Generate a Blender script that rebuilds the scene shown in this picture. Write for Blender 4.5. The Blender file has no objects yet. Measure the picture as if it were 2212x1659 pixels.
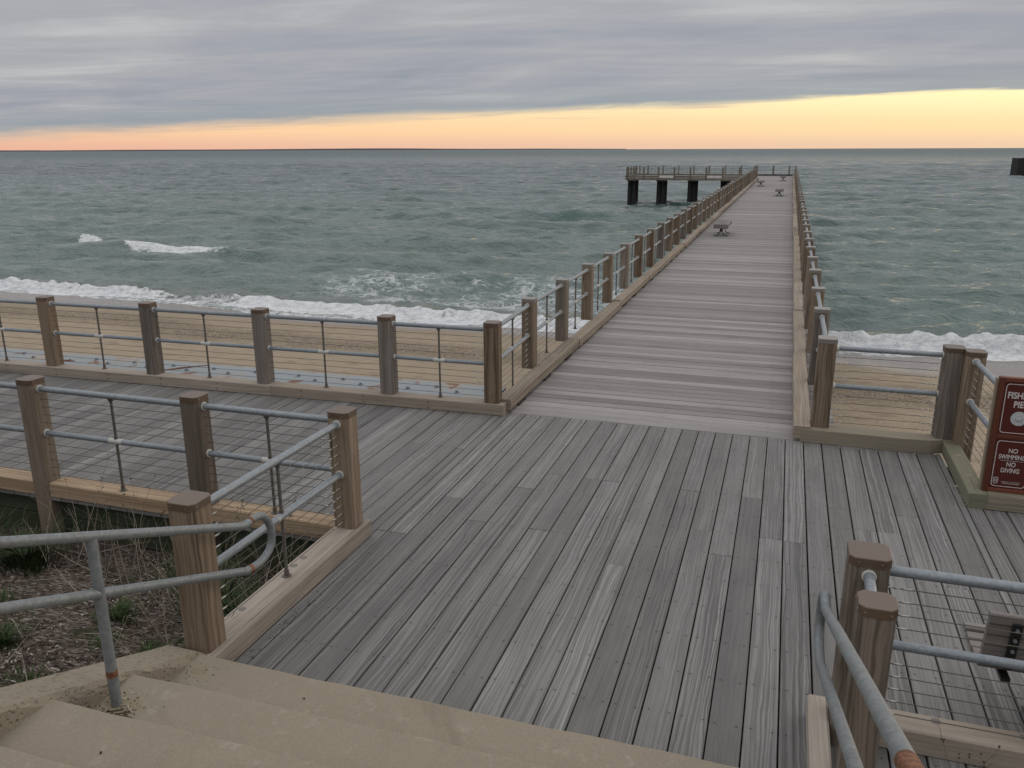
import bpy, math, random
import numpy as np
from mathutils import Vector, Matrix
random.seed(7); np.random.seed(7)
S = bpy.context.scene
COL = S.collection
H = 3.1
# ---------------------------------------------------------------- camera
cam_data = bpy.data.cameras.new('camera'); cam = bpy.data.objects.new('camera', cam_data); COL.objects.link(cam)
cam_data.sensor_width = 36.0; cam_data.lens = 1790.0/2212.0*36.0
cam_data.clip_start = 0.05; cam_data.clip_end = 20000
R = Matrix(((0.95087741, -0.08147048, 0.29865483), (0.30954813, 0.26107269, -0.91434184), (-0.00347875, 0.96187505, 0.27346716)))
cam.matrix_world = Matrix.Translation((0, 0, H)) @ R.to_4x4()
S.camera = cam
S.render.resolution_x = 1024; S.render.resolution_y = 768
# ---------------------------------------------------------------- light
S.view_settings.view_transform = 'Standard'; S.view_settings.look = 'None'
S.view_settings.exposure = 0.10; S.view_settings.gamma = 1.0
SUN_EL, SUN_AZ = math.radians(9), math.radians(38)      # azimuth clockwise from +Y
world = bpy.data.worlds.new('World'); S.world = world; world.use_nodes = True

class NT:
    """tiny node-tree helper"""
    def __init__(s, tree): s.t = tree; s.n = tree.nodes; s.l = tree.links
    def node(s, typ, **kw):
        nd = s.n.new(typ)
        for k, v in kw.items(): setattr(nd, k, v)
        return nd
    def put(s, sock, v):
        if isinstance(v, bpy.types.NodeSocket): s.l.new(v, sock)
        elif v is not None:
            if hasattr(sock, 'default_value'):
                try: sock.default_value = v
                except Exception: sock.default_value = (*v, 1.0) if len(v) == 3 else v
    def m(s, op, a, b=None, c=None, clamp=False):
        nd = s.node('ShaderNodeMath', operation=op); nd.use_clamp = clamp
        s.put(nd.inputs[0], a)
        if b is not None: s.put(nd.inputs[1], b)
        if c is not None: s.put(nd.inputs[2], c)
        return nd.outputs[0]
    def vm(s, op, a, b=None):
        nd = s.node('ShaderNodeVectorMath', operation=op); s.put(nd.inputs[0], a)
        if b is not None: s.put(nd.inputs[1], b)
        return nd.outputs['Value'] if op in ('DOT_PRODUCT', 'LENGTH') else nd.outputs[0]
    def xyz(s, v):
        nd = s.node('ShaderNodeSeparateXYZ'); s.put(nd.inputs[0], v); return nd.outputs
    def comb(s, x, y, z):
        nd = s.node('ShaderNodeCombineXYZ'); s.put(nd.inputs[0], x); s.put(nd.inputs[1], y); s.put(nd.inputs[2], z); return nd.outputs[0]
    def noise(s, v, scale, detail=4, rough=.5, dist=0.0):
        nd = s.node('ShaderNodeTexNoise'); s.put(nd.inputs['Vector'], v); s.put(nd.inputs['Scale'], scale)
        s.put(nd.inputs['Detail'], detail); s.put(nd.inputs['Roughness'], rough); s.put(nd.inputs['Distortion'], dist); return nd.outputs['Fac']
    def vor(s, v, scale, feature='F1', rnd=1.0, out='Distance'):
        nd = s.node('ShaderNodeTexVoronoi', feature=feature); s.put(nd.inputs['Vector'], v); s.put(nd.inputs['Scale'], scale)
        s.put(nd.inputs['Randomness'], rnd); return nd.outputs[out]
    def ss(s, x, a, b, lo=0.0, hi=1.0):
        nd = s.node('ShaderNodeMapRange', interpolation_type='SMOOTHSTEP'); s.put(nd.inputs['Value'], x)
        s.put(nd.inputs['From Min'], a); s.put(nd.inputs['From Max'], b); s.put(nd.inputs['To Min'], lo); s.put(nd.inputs['To Max'], hi)
        return nd.outputs['Result']
    def lin(s, x, a, b, lo=0.0, hi=1.0):
        nd = s.node('ShaderNodeMapRange'); s.put(nd.inputs['Value'], x)
        s.put(nd.inputs['From Min'], a); s.put(nd.inputs['From Max'], b); s.put(nd.inputs['To Min'], lo); s.put(nd.inputs['To Max'], hi)
        return nd.outputs['Result']
    def mix(s, f, a, b, bt='MIX'):
        nd = s.node('ShaderNodeMix', data_type='RGBA', blend_type=bt); s.put(nd.inputs['Factor'], f)
        s.put(nd.inputs['A'], (*a, 1) if isinstance(a, tuple) and len(a) == 3 else a)
        s.put(nd.inputs['B'], (*b, 1) if isinstance(b, tuple) and len(b) == 3 else b)
        return nd.outputs['Result']
    def ramp(s, x, stops):
        nd = s.node('ShaderNodeValToRGB'); s.put(nd.inputs[0], x); e = nd.color_ramp.elements
        e[0].position = stops[0][0]; e[0].color = (*stops[0][1], 1); e[1].position = stops[1][0]; e[1].color = (*stops[1][1], 1)
        for p, c in stops[2:]: q = e.new(p); q.color = (*c, 1)
        return nd.outputs[0]
    def bump(s, h, strength=.5, dist=.01, nrm=None):
        nd = s.node('ShaderNodeBump'); s.put(nd.inputs['Height'], h); s.put(nd.inputs['Strength'], strength); s.put(nd.inputs['Distance'], dist)
        if nrm is not None: s.put(nd.inputs['Normal'], nrm)
        return nd.outputs[0]

def build_world():
    w = NT(world.node_tree); w.n.clear()
    tc = w.node('ShaderNodeTexCoord'); d = tc.outputs['Generated']
    x, y, z = w.xyz(d)[0:3]
    sky = w.node('ShaderNodeTexSky', sky_type='NISHITA'); sky.sun_disc = False
    sky.sun_elevation = SUN_EL; sky.sun_rotation = SUN_AZ
    # clear band under the edge of the cloud deck (colours of the low sky, warmer and redder away from the glow)
    az = w.m('ADD', w.m('MULTIPLY', x, .92), w.m('MULTIPLY', y, .39))          # towards the glow
    t = w.lin(az, -.45, .62)
    low = w.mix(t, (.84, .47, .34), (.84, .60, .42))
    midc = w.mix(t, (.97, .61, .37), (1.02, .74, .40))
    top = w.mix(t, (1.0, .74, .46), (1.10, .97, .55))
    band = w.mix(w.ss(z, .0, .022), low, midc); band = w.mix(w.ss(z, .018, .058), band, top)
    # cloud deck seen from below: noise on a plane overhead
    zz = w.m('ADD', w.m('MAXIMUM', z, 0.0), .035)
    px = w.m('DIVIDE', x, zz); py = w.m('DIVIDE', y, zz)
    # streets of cloud run along the edge of the deck
    u = w.m('ADD', w.m('MULTIPLY', px, .889), w.m('MULTIPLY', py, -.458))
    v = w.m('ADD', w.m('MULTIPLY', px, .458), w.m('MULTIPLY', py, .889))
    hu = w.m('ADD', w.m('MULTIPLY', px, .975), w.m('MULTIPLY', py, .22)); hv = w.m('ADD', w.m('MULTIPLY', px, -.22), w.m('MULTIPLY', py, .975))
    eu, ev = u, v; u, v = hu, hv
    p1 = w.comb(w.m('MULTIPLY', eu, .20), w.m('MULTIPLY', ev, .42), 0.0)
    n1 = w.noise(p1, 1.0, 7, .6, .9)
    n2 = w.noise(w.comb(w.m('MULTIPLY', u, .42), w.m('MULTIPLY', v, 1.15), 4.0), 1.0, 6, .6, .8)
    n3 = w.noise(w.comb(w.m('MULTIPLY', u, .06), w.m('MULTIPLY', v, .16), 9.0), 1.0, 3, .5, .3)
    cl = w.m('ADD', w.m('MULTIPLY', n1, .50), w.m('ADD', w.m('MULTIPLY', n2, .34), w.m('MULTIPLY', n3, .30)))
    cc = w.ramp(w.lin(cl, .42, .74), [(0, (.275, .302, .355)), (.35, (.340, .357, .405)), (.62, (.402, .407, .432)), (1, (.54, .54, .545))])
    # thinner, cooler veil close above the edge
    e0 = w.m('SUBTRACT', z, w.m('ADD', w.m('MULTIPLY', x, .0263), w.m('MULTIPLY', y, .0511)))
    cc = w.mix(w.ss(e0, .034, .004, 0.0, .6), cc, (.30, .345, .375))
    u, v = eu, ev
    ed = w.m('ADD', e0, w.m('MULTIPLY', w.m('SUBTRACT', w.noise(w.comb(w.m('MULTIPLY', u, .5), w.m('MULTIPLY', v, .8), 2.0), 1.0, 6, .62, .5), .5), .014))
    soft = w.lin(az, -.4, .5, .011, .0025)
    mask = w.ss(ed, w.m('MULTIPLY', soft, -1.0), soft)
    # thin wisps hanging below the edge in the middle
    wn = w.noise(w.comb(w.m('MULTIPLY', x, 5.0), w.m('MULTIPLY', w.m('SUBTRACT', z, w.m('MULTIPLY', x, .02)), 150.0), 0.0), 1.0, 4, .55, .3)
    wis = w.m('MULTIPLY', w.ss(wn, .52, .70), w.m('MULTIPLY', w.ss(e0, -.026, -.006), w.ss(w.m('ABSOLUTE', w.m('ADD', x, .22)), .34, .1)))
    band = w.mix(w.m('MULTIPLY', wis, .6), band, (.62, .44, .38))
    c = w.mix(mask, band, cc)
    # cloud deck overhead, out of view, is brightened to light the ground
    boost = w.ss(z, .16, .75, 1.0, 2.5)
    c = w.mix(w.ss(z, .15, .5), c, (.395, .388, .392))
    vm = w.node('ShaderNodeVectorMath', operation='SCALE'); w.put(vm.inputs[0], c); w.put(vm.inputs['Scale'], boost)
    bg1 = w.node('ShaderNodeBackground'); w.put(bg1.inputs[0], vm.outputs[0]); bg1.inputs[1].default_value = 1.0
    bg2 = w.node('ShaderNodeBackground'); w.put(bg2.inputs[0], sky.outputs[0]); bg2.inputs[1].default_value = .05
    mx = w.node('ShaderNodeMixShader'); mx.inputs[0].default_value = .06
    w.l.new(bg1.outputs[0], mx.inputs[1]); w.l.new(bg2.outputs[0], mx.inputs[2])
    out = w.node('ShaderNodeOutputWorld'); w.l.new(mx.outputs[0], out.inputs[0])
build_world()
sd = bpy.data.lights.new('sun', 'SUN'); sd.energy = .5; sd.angle = math.radians(25); sd.color = (1.0, .80, .60)
so = bpy.data.objects.new('sun', sd); COL.objects.link(so)
sv = Vector((math.sin(SUN_AZ)*math.cos(SUN_EL), math.cos(SUN_AZ)*math.cos(SUN_EL), math.sin(SUN_EL)))
so.rotation_euler = sv.to_track_quat('Z', 'Y').to_euler()

# ---------------------------------------------------------------- materials
M = {}
def material(name, fn):
    m = bpy.data.materials.new(name); m.use_nodes = True; t = NT(m.node_tree); t.n.clear()
    out = t.node('ShaderNodeOutputMaterial'); b = t.node('ShaderNodeBsdfPrincipled'); t.l.new(b.outputs[0], out.inputs[0])
    t.b = b; t.out = out; fn(t); M[name] = m; return m
def setb(t, color=None, rough=None, metal=None, normal=None, spec=None):
    if color is not None: t.put(t.b.inputs['Base Color'], (*color, 1) if isinstance(color, tuple) and len(color) == 3 else color)
    if rough is not None: t.put(t.b.inputs['Roughness'], rough)
    if metal is not None: t.put(t.b.inputs['Metallic'], metal)
    if spec is not None: t.put(t.b.inputs['Specular IOR Level'], spec)
    if normal is not None: t.put(t.b.inputs['Normal'], normal)

def wood(dark, mid, light, contrast=1.0, nails=None, stain=.0, warm=None, objrand=True, rough=.8, tonevar=.5, ringf=62.0, crack=0.5, nailmix=.8, warpk=.085):
    """uv: u = metres along the grain, v = metres across; colour attribute 'tone' = per-board random"""
    def fn(t):
        uv = t.node('ShaderNodeUVMap').outputs[0]; s = t.xyz(uv); u, v = s[0], s[1]
        tone = t.xyz(t.node('ShaderNodeVertexColor', layer_name='tone').outputs[0])
        r1, r2, r3 = tone[0], tone[1], tone[2]
        # wavy growth rings: v pushed about by a slow noise along u
        warp = t.noise(t.comb(t.m('MULTIPLY', u, 1.1), t.m('MULTIPLY', v, 7.0), r2), 1.0, 3, .5)
        vv = t.m('ADD', v, t.m('MULTIPLY', t.m('SUBTRACT', warp, .5), warpk))
        ring = t.noise(t.comb(t.m('MULTIPLY', u, .45), t.m('MULTIPLY', vv, ringf), t.m('MULTIPLY', r1, 37.0)), 1.0, 3, .62)
        fine = t.noise(t.comb(t.m('MULTIPLY', u, 5.0), t.m('MULTIPLY', vv, 330.0), r1), 1.0, 3, .6)
        blot = t.noise(t.comb(t.m('MULTIPLY', u, 1.6), t.m('MULTIPLY', v, 6.0), t.m('MULTIPLY', r3, 19.0)), 1.0, 4, .6)
        amp = t.lin(r3, 0, 1, .35*contrast, 1.25*contrast)
        g = t.m('ADD', t.m('MULTIPLY', t.m('SUBTRACT', t.ss(ring, .32, .68), .5), amp), t.m('MULTIPLY', t.m('SUBTRACT', fine, .5), .5))
        g = t.m('ADD', g, t.m('MULTIPLY', t.m('SUBTRACT', blot, .5), .9))
        val = t.m('ADD', t.m('ADD', .5, t.m('MULTIPLY', g, .62)), t.m('MULTIPLY', t.m('SUBTRACT', r1, .5), tonevar), clamp=True)
        c = t.ramp(val, [(0, dark), (.5, mid), (1, light)])
        if warm is not None:
            c = t.mix(t.m('MULTIPLY', t.ss(t.m('ADD', t.m('MULTIPLY', blot, .6), t.m('MULTIPLY', r2, .55)), .52, .80), warm[1]), c, warm[0])
        if objrand:
            oi = t.node('ShaderNodeObjectInfo').outputs['Random']
            c = t.mix(.75, c, t.ramp(oi, [(0, (.72, .71, .73)), (.35, (.95, .92, .90)), (.7, (1.0, .90, .80)), (1, (.80, .74, .70))]), 'MULTIPLY')
        # end-to-end drying cracks
        ck = t.noise(t.comb(t.m('MULTIPLY', u, .9), t.m('MULTIPLY', vv, 105.0), t.m('ADD', r2, 7.0)), 1.0, 2, .5)
        ckm = t.m('MULTIPLY', t.ss(ck, .66, .74), crack)
        c = t.mix(ckm, c, (.03, .026, .022))
        if nails:
            step, off, along = nails                      # rows of nail pairs on every joist
            geo = t.xyz(t.node('ShaderNodeNewGeometry').outputs['Position'])
            q = geo[1] if along == 'y' else geo[0]
            a2 = t.node('ShaderNodeAttribute', attribute_name='across').outputs['Fac']
            jit = t.m('MULTIPLY', t.m('SUBTRACT', r2, .5), .03)
            du = t.m('MULTIPLY', t.m('PINGPONG', t.m('ADD', q, jit), step/2), 1.0)
            dv = t.m('SUBTRACT', t.m('ABSOLUTE', t.m('ADD', a2, t.m('MULTIPLY', jit, .4))), off)
            dd = t.m('SQRT', t.m('ADD', t.m('MULTIPLY', du, du), t.m('MULTIPLY', dv, dv)))
            c = t.mix(t.ss(dd, .0078, .004, 0, nailmix), c, (.015, .014, .014))
            c = t.mix(t.ss(dd, .030, .008, 0, .10), c, (.05, .045, .04))
        hgt = t.m('SUBTRACT', t.m('ADD', t.m('MULTIPLY', ring, .6), t.m('MULTIPLY', fine, .4)), ckm)
        setb(t, c, rough, 0.0, t.bump(hgt, .45, .004), .35)
    return fn
material('deck_wood', wood((.084, .083, .082), (.160, .158, .154), (.290, .285, .278), 1.0, nails=(.41, .058, 'y'), warm=((.170, .158, .142), .2), objrand=False, crack=.2, tonevar=.30, warpk=.085, ringf=90.0))
material('pier_wood', wood((.150, .140, .136), (.242, .228, .221), (.37, .352, .342), .6, nails=(.61, .05, 'x'), objrand=False, crack=.2, tonevar=.62, nailmix=.35))
material('post_wood', wood((.085, .062, .042), (.205, .162, .118), (.300, .250, .195), 1.0, crack=.7, ringf=38.0, warpk=.16))
material('grey_post_wood', wood((.085, .074, .062), (.19, .168, .142), (.295, .268, .232), 1.0, crack=.7, ringf=38.0, warpk=.16))
material('curb_wood', wood((.165, .14, .115), (.345, .30, .25), (.475, .43, .37), .5, warm=((.36, .29, .215), .25), objrand=False, crack=.5))
material('tan_curb_wood', wood((.12, .075, .042), (.285, .20, .125), (.43, .33, .225), .9, objrand=False, crack=.5))
material('mossy_curb_wood', wood((.12, .12, .08), (.225, .218, .155), (.33, .31, .24), .6, warm=((.185, .225, .15), .6), objrand=False, crack=.3))
material('green_curb_wood', wood((.13, .115, .082), (.25, .222, .168), (.35, .315, .245), .7, warm=((.21, .215, .16), .3), objrand=False, crack=.3))
material('pier_curb_wood', wood((.15, .122, .093), (.28, .237, .19), (.40, .35, .29), .9, warm=((.31, .235, .155), .35), objrand=False, crack=.8, warpk=.12))
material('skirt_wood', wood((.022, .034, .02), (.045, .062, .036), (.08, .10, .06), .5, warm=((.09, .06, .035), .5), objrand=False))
material('bench_wood', wood((.10, .088, .08), (.20, .182, .168), (.32, .30, .28), .6, objrand=False, crack=.2, tonevar=.25))
material('sign_wood', wood((.065, .020, .011), (.130, .040, .020), (.20, .065, .034), .5, objrand=False, rough=.6, crack=.2))
material('sign_side_wood', wood((.16, .13, .095), (.27, .225, .165), (.36, .31, .24), .5, objrand=False))
material('pile_wood', wood((.008, .008, .008), (.016, .016, .015), (.035, .035, .031), .7, objrand=False, crack=.3))
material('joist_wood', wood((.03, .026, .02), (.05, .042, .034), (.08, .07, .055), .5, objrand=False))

def obj_noise(t, scale, detail=4, rough=.55, coord='Object'):
    return t.noise(t.node('ShaderNodeTexCoord').outputs[coord], scale, detail, rough)
def cap_fn(t):
    n = obj_noise(t, 60, 3); oi = t.node('ShaderNodeObjectInfo').outputs['Random']
    c = t.mix(n, (.070, .045, .031), (.118, .080, .056)); c = t.mix(t.m('MULTIPLY', oi, .35), c, (.17, .115, .075))
    setb(t, c, t.lin(n, .3, .7, .28, .42), 0.0, t.bump(n, .1, .002), .6)
material('cap_metal', cap_fn)
material('sky_sheen_cap_metal', lambda t: setb(t, t.mix(obj_noise(t, 40, 3), (.17, .155, .135), (.27, .25, .225)), .3, .1, None, .6))  # paler base colour stands in for sky reflected on the pier caps
def galv(c1, c2, rough=.45, metal=.35):
    def fn(t):
        n = t.vor(t.node('ShaderNodeTexCoord').outputs['Object'], 55, out='Color'); n = t.xyz(n)[0]
        b = obj_noise(t, 11, 6, .68)
        k = t.m('ADD', t.m('MULTIPLY', n, .35), t.m('MULTIPLY', b, .75), clamp=True)
        setb(t, t.mix(k, c1, c2), t.lin(b, .3, .7, rough-.08, rough+.12), metal, t.bump(b, .12, .003), .5)
    return fn
material('galvanised', galv((.135, .16, .178), (.315, .35, .375), .48, .25))
material('galvanised_dull', galv((.11, .125, .132), (.26, .285, .295), .52, .2))
material('zinc_fitting', galv((.36, .365, .345), (.56, .555, .52), .5, .08))
material('strut_steel', galv((.10, .095, .085), (.22, .20, .18), .45, .45))
material('cable_steel', lambda t: setb(t, (.105, .095, .08), .5, .2))
material('bright_steel', lambda t: setb(t, (.42, .41, .38), .32, .7))
material('white_plastic', lambda t: setb(t, (.66, .65, .60), .4))
material('rust', lambda t: setb(t, t.mix(t.ss(obj_noise(t, 45, 5, .65), .4, .6), (.11, .045, .022), (.23, .105, .055)), .8, 0, t.bump(obj_noise(t, 90, 3), .3, .003)))
material('black_metal', lambda t: setb(t, (.014, .014, .013), .45))
def plate_fn(t):
    co = t.node('ShaderNodeTexCoord').outputs['Object']
    n = t.noise(co, 1.1, 6, .62); n2 = t.noise(co, 6, 5, .6); st = t.noise(co, 2.2, 4, .55, .6)
    c = t.mix(n2, (.21, .24, .255), (.285, .315, .33))
    c = t.mix(t.ss(n, .52, .66, 0, .75), c, (.33, .27, .20))
    c = t.mix(t.ss(st, .60, .67, 0, .9), c, (.16, .06, .022))
    setb(t, c, .6, .1, t.bump(n2, .2, .004))
material('painted_steel', plate_fn)
def concrete_fn(t):
    co = t.node('ShaderNodeTexCoord').outputs['Object']
    n = t.noise(co, 2.2, 6, .6, .4); f = t.noise(co, 90, 4, .7); g = t.noise(co, 420, 2, .6); bl = t.noise(co, 9, 5, .65)
    c = t.mix(n, (.245, .213, .163), (.350, .308, .240))
    c = t.mix(t.m('MULTIPLY', bl, .6), c, (.265, .228, .172))
    c = t.mix(t.ss(bl, .56, .70, 0, .45), c, (.42, .375, .305))
    c = t.mix(t.m('MULTIPLY', f, .35), c, (.17, .145, .11))
    st_ = t.noise(co, 1.1, 5, .65, .8); c = t.mix(t.ss(st_, .55, .68, 0, .35), c, (.17, .14, .10)); sp = t.vor(co, 34, rnd=1.0); c = t.mix(t.ss(sp, .05, .03, 0, .45), c, (.10, .08, .06)); ag = t.xyz(t.vor(co, 150, out='Color'))[0]; c = t.mix(.07, c, t.comb(ag, ag, ag), 'OVERLAY')
    nb = t.m('ADD', t.m('MULTIPLY', f, .5), t.m('ADD', t.m('MULTIPLY', g, .35), t.m('MULTIPLY', n, 1.2)))
    setb(t, c, .9, 0, t.bump(nb, .5, .006), .25)
material('concrete', concrete_fn)
def rough_concrete_fn(t):
    co = t.node('ShaderNodeTexCoord').outputs['Object']
    n = t.noise(co, 4.5, 6, .62); f = t.noise(co, 60, 5, .7); v = t.vor(co, 34)
    c = t.mix(n, (.235, .205, .157), (.335, .295, .232)); c = t.mix(t.ss(f, .5, .75, 0, .6), c, (.15, .125, .095))
    c = t.mix(t.m('MULTIPLY', t.m('MULTIPLY', t.ss(v, .22, .08), t.ss(n, .56, .66)), .5), c, (.10, .082, .06))
    setb(t, c, .92, 0, t.bump(t.m('ADD', t.m('MULTIPLY', f, .8), t.m('ADD', n, t.ss(v, .1, .4))), .8, .012), .2)
material('worn_concrete', rough_concrete_fn)
def sand_fn(t):
    co = t.node('ShaderNodeTexCoord').outputs['Object']; s = t.xyz(co); x, y = s[0], s[1]
    big = t.noise(co, .35, 5, .55); mid = t.noise(co, 2.2, 5, .6, .3); fin = t.noise(co, 38, 3, .7)
    foot = t.vor(t.comb(t.m('MULTIPLY', x, 1.0), t.m('MULTIPLY', y, 1.6), 0.0), 1.9, 'SMOOTH_F1')
    c = t.mix(mid, (.250, .200, .143), (.362, .298, .218))
    c = t.mix(t.ss(foot, .34, .08, 0, .55), c, (.185, .145, .102))
    pk = t.noise(co, 17, 3, .7); c = t.mix(t.ss(pk, .68, .74, 0, .5), c, (.11, .085, .06)); c = t.mix(t.ss(pk, .30, .25, 0, .4), c, (.46, .40, .32))
    # wet sand belt below the last run-up
    ys = t.m('ADD', t.m('SUBTRACT', 25.15, t.m('MULTIPLY', t.ss(x, -1, 4.8), 2.7)), t.m('MULTIPLY', t.m('SUBTRACT', t.noise(t.comb(x, 0.0, 0.0), .35, 3, .5), .5), .9))
    wet = t.ss(t.m('SUBTRACT', y, ys), -.35, .5)
    wl = t.m('ADD', t.m('MULTIPLY', t.m('SUBTRACT', t.noise(t.comb(x, t.m('MULTIPLY', y, .3), 0.0), .4, 4, .55), .5), 3.0), y)
    wet2 = t.ss(wl, 22.4, 25.0)
    c = t.mix(t.m('MULTIPLY', wet2, .35), c, (.23, .185, .135))
    c = t.mix(wet, c, (.185, .158, .138))
    # band of shell and weed litter
    wy = t.m('ADD', y, t.m('MULTIPLY', t.m('SUBTRACT', t.noise(t.comb(x, 0.0, 3.0), .22, 4, .5), .5), 4.0))
    centre = t.lin(x, -24, 5, 22.0, 19.2)
    dd = t.m('ABSOLUTE', t.m('SUBTRACT', wy, centre))
    dens = t.ss(dd, 2.2, .2)
    lit = t.noise(co, 15, 5, .75, .5); lit2 = t.vor(co, 11)
    msk = t.m('MULTIPLY', dens, t.ss(lit, .47, .57))
    c = t.mix(t.m('MULTIPLY', msk, .8), c, (.085, .062, .042))
    near = t.ss(x, -3, 1); shell = t.m('MULTIPLY', t.m('MAXIMUM', dens, near), t.ss(t.noise(co, 23, 3, .6), .61, .67))
    c = t.mix(t.m('MULTIPLY', shell, .8), c, (.55, .49, .41))
    dk = t.m('MULTIPLY', t.m('MAXIMUM', t.m('MULTIPLY', dens, .8), t.m('MULTIPLY', near, t.ss(y, 21, 17))), t.ss(t.noise(co, 14, 4, .7), .60, .68))
    c = t.mix(t.m('MULTIPLY', dk, .7), c, (.09, .07, .05))
    rough = t.lin(wet, 0, 1, .95, .24)
    bstr = t.lin(wet, 0, 1, .6, .08)
    hb = t.m('ADD', t.m('ADD', t.m('MULTIPLY', t.ss(foot, 0, .45), 1.1), t.m('MULTIPLY', mid, 1.0)), t.m('ADD', t.m('MULTIPLY', fin, .12), t.m('MULTIPLY', msk, .5)))
    setb(t, c, rough, 0, t.bump(hb, bstr, .05), .3)
material('sand', sand_fn)
def mulch_fn(t):
    co = t.node('ShaderNodeTexCoord').outputs['Object']
    ch = t.vor(t.comb(t.m('MULTIPLY', t.xyz(co)[0], 1.0), t.m('MULTIPLY', t.xyz(co)[1], 2.6), 0.0), 26, out='Color'); k = t.xyz(ch)[0]
    n = t.noise(co, 3, 5, .6)
    c = t.ramp(k, [(0, (.030, .023, .018)), (.45, (.066, .052, .043)), (.8, (.13, .105, .09)), (1, (.25, .22, .20))])
    c = t.mix(t.ss(n, .52, .66, 0, .75), c, (.022, .03, .012))
    setb(t, c, .95, 0, t.bump(k, .9, .012), .1)
material('mulch', mulch_fn)
def chip_fn(t):
    tone = t.xyz(t.node('ShaderNodeVertexColor', layer_name='tone').outputs[0])
    setb(t, t.ramp(tone[0], [(0, (.03, .022, .018)), (.5, (.092, .072, .062)), (.82, (.20, .172, .155)), (1, (.46, .43, .39))]), .9, 0, None, .15)
material('wood_chip', chip_fn)
def leaf_fn(c1, c2):
    def fn(t):
        tone = t.xyz(t.node('ShaderNodeVertexColor', layer_name='tone').outputs[0])
        setb(t, t.mix(tone[0], c1, c2), .7, 0, None, .2)
    return fn
material('grass_blade', leaf_fn((.022, .042, .013), (.065, .098, .032)))
material('dark_leaf', leaf_fn((.022, .038, .016), (.055, .075, .03)))
material('dry_stem', leaf_fn((.085, .07, .052), (.32, .28, .225)))
material('brown_stem', leaf_fn((.05, .035, .022), (.12, .085, .055)))
def water_fn(t):
    co = t.node('ShaderNodeTexCoord').outputs['Object']; s = t.xyz(co); x, y = s[0], s[1]
    foam = t.node('ShaderNodeAttribute', attribute_name='foam').outputs['Fac']
    lace = t.node('ShaderNodeAttribute', attribute_name='lace').outputs['Fac']
    dist = t.vm('LENGTH', co)
    # colour of the water body: greener over the shallows, patches of weed and sand farther out
    n = t.noise(t.comb(t.m('MULTIPLY', x, .35), y, 0.0), .05, 3, .5)
    c = t.mix(t.ss(t.m('ADD', y, t.m('MULTIPLY', n, 60)), 60, 190), (.106, .152, .139), (.074, .104, .108))
    c = t.mix(t.ss(n, .45, .65, 0, .55), c, (.062, .124, .116))
    c = t.mix(t.m('MULTIPLY', t.ss(y, 33, 28), .6), c, (.105, .115, .095))
    # chop too fine for the mesh
    st = t.comb(t.m('MULTIPLY', x, .55), y, 0.0)
    w1 = t.noise(st, 2.6, 4, .62, .5); w2 = t.noise(st, .55, 5, .62, .7); w3 = t.noise(st, .12, 5, .6, .8); w4 = t.noise(st, 8.5, 3, .6, .3)
    near = t.ss(dist, 220, 30)
    h = t.m('ADD', t.m('MULTIPLY', w1, t.m('MULTIPLY', near, .16)), t.m('ADD', t.m('MULTIPLY', w2, .62), t.m('MULTIPLY', w3, t.ss(dist, 50, 500, 0.0, 5.0))))
    h = t.m('ADD', h, t.m('MULTIPLY', w4, t.m('MULTIPLY', near, .045)))
    nrm = t.bump(h, 1.0, .80)
    # foam
    fc = t.vm('ADD', co, t.vm('SCALE', t.node('ShaderNodeTexNoise').outputs['Color']) if False else co)
    nz = t.node('ShaderNodeTexNoise'); t.put(nz.inputs['Vector'], co); nz.inputs['Scale'].default_value = 1.3; nz.inputs['Detail'].default_value = 3
    off = t.vm('MULTIPLY', nz.outputs['Color'], (1.1, 1.1, 0.0)); fco = t.vm('ADD', co, off)
    cell = t.vor(t.vm('MULTIPLY', fco, (.62, 1.0, 0.0)), 1.55, 'DISTANCE_TO_EDGE'); cell2 = t.vor(t.vm('MULTIPLY', fco, (.7, 1.0, 0.0)), 4.2, 'DISTANCE_TO_EDGE')
    net = t.m('MAXIMUM', t.ss(cell, .085, .02), t.m('MULTIPLY', t.ss(cell2, .10, .03), .75))
    brk = t.noise(co, 1.1, 4, .6)
    lm = t.m('MULTIPLY', net, t.ss(t.m('ADD', lace, t.m('MULTIPLY', t.m('SUBTRACT', brk, .5), 1.5)), .35, .8))
    fn2 = t.noise(t.vm('MULTIPLY', co, (.75, 1.0, 1.0)), 4.6, 6, .72)
    fm = t.ss(t.m('ADD', foam, t.m('MULTIPLY', t.m('SUBTRACT', t.m('ADD', t.m('MULTIPLY', fn2, .65), t.m('MULTIPLY', t.noise(co, 1.6, 4, .6), .35)), .5), 2.1)), .40, .72)
    k = t.m('MAXIMUM', fm, t.m('MULTIPLY', lm, .68), clamp=True)
    col = t.mix(k, c, t.mix(t.ss(fn2, .3, .65), (.50, .53, .55), (.80, .82, .83)))
    nrm2 = t.bump(fn2, t.m('MULTIPLY', k, .8), .12, nrm)
    rg = t.ss(dist, 40, 900, .07, .36); sp = t.ss(dist, 80, 1500, .5, .22)
    setb(t, col, t.m('MAXIMUM', rg, t.m('MULTIPLY', k, .9)), 0, nrm2, t.m('MULTIPLY', sp, t.lin(k, 0, 1, 1, .4)))
    t.b.inputs['IOR'].default_value = 1.33
material('sea_water', water_fn)
material('land_far', lambda t: setb(t, t.mix(obj_noise(t, .004, 5), (.085, .085, .10), (.13, .125, .13)), 1.0, 0, None, 0))
material('sign_red', lambda t: setb(t, t.mix(obj_noise(t, 18, 3), (.072, .011, .008), (.092, .015, .010)), .42, 0, None, .5))
material('sign_white', lambda t: setb(t, t.mix(obj_noise(t, 60, 3), (.50, .46, .44), (.62, .58, .56)), .5))
material('emblem_grey', lambda t: setb(t, (.30, .33, .34), .5))
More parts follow.
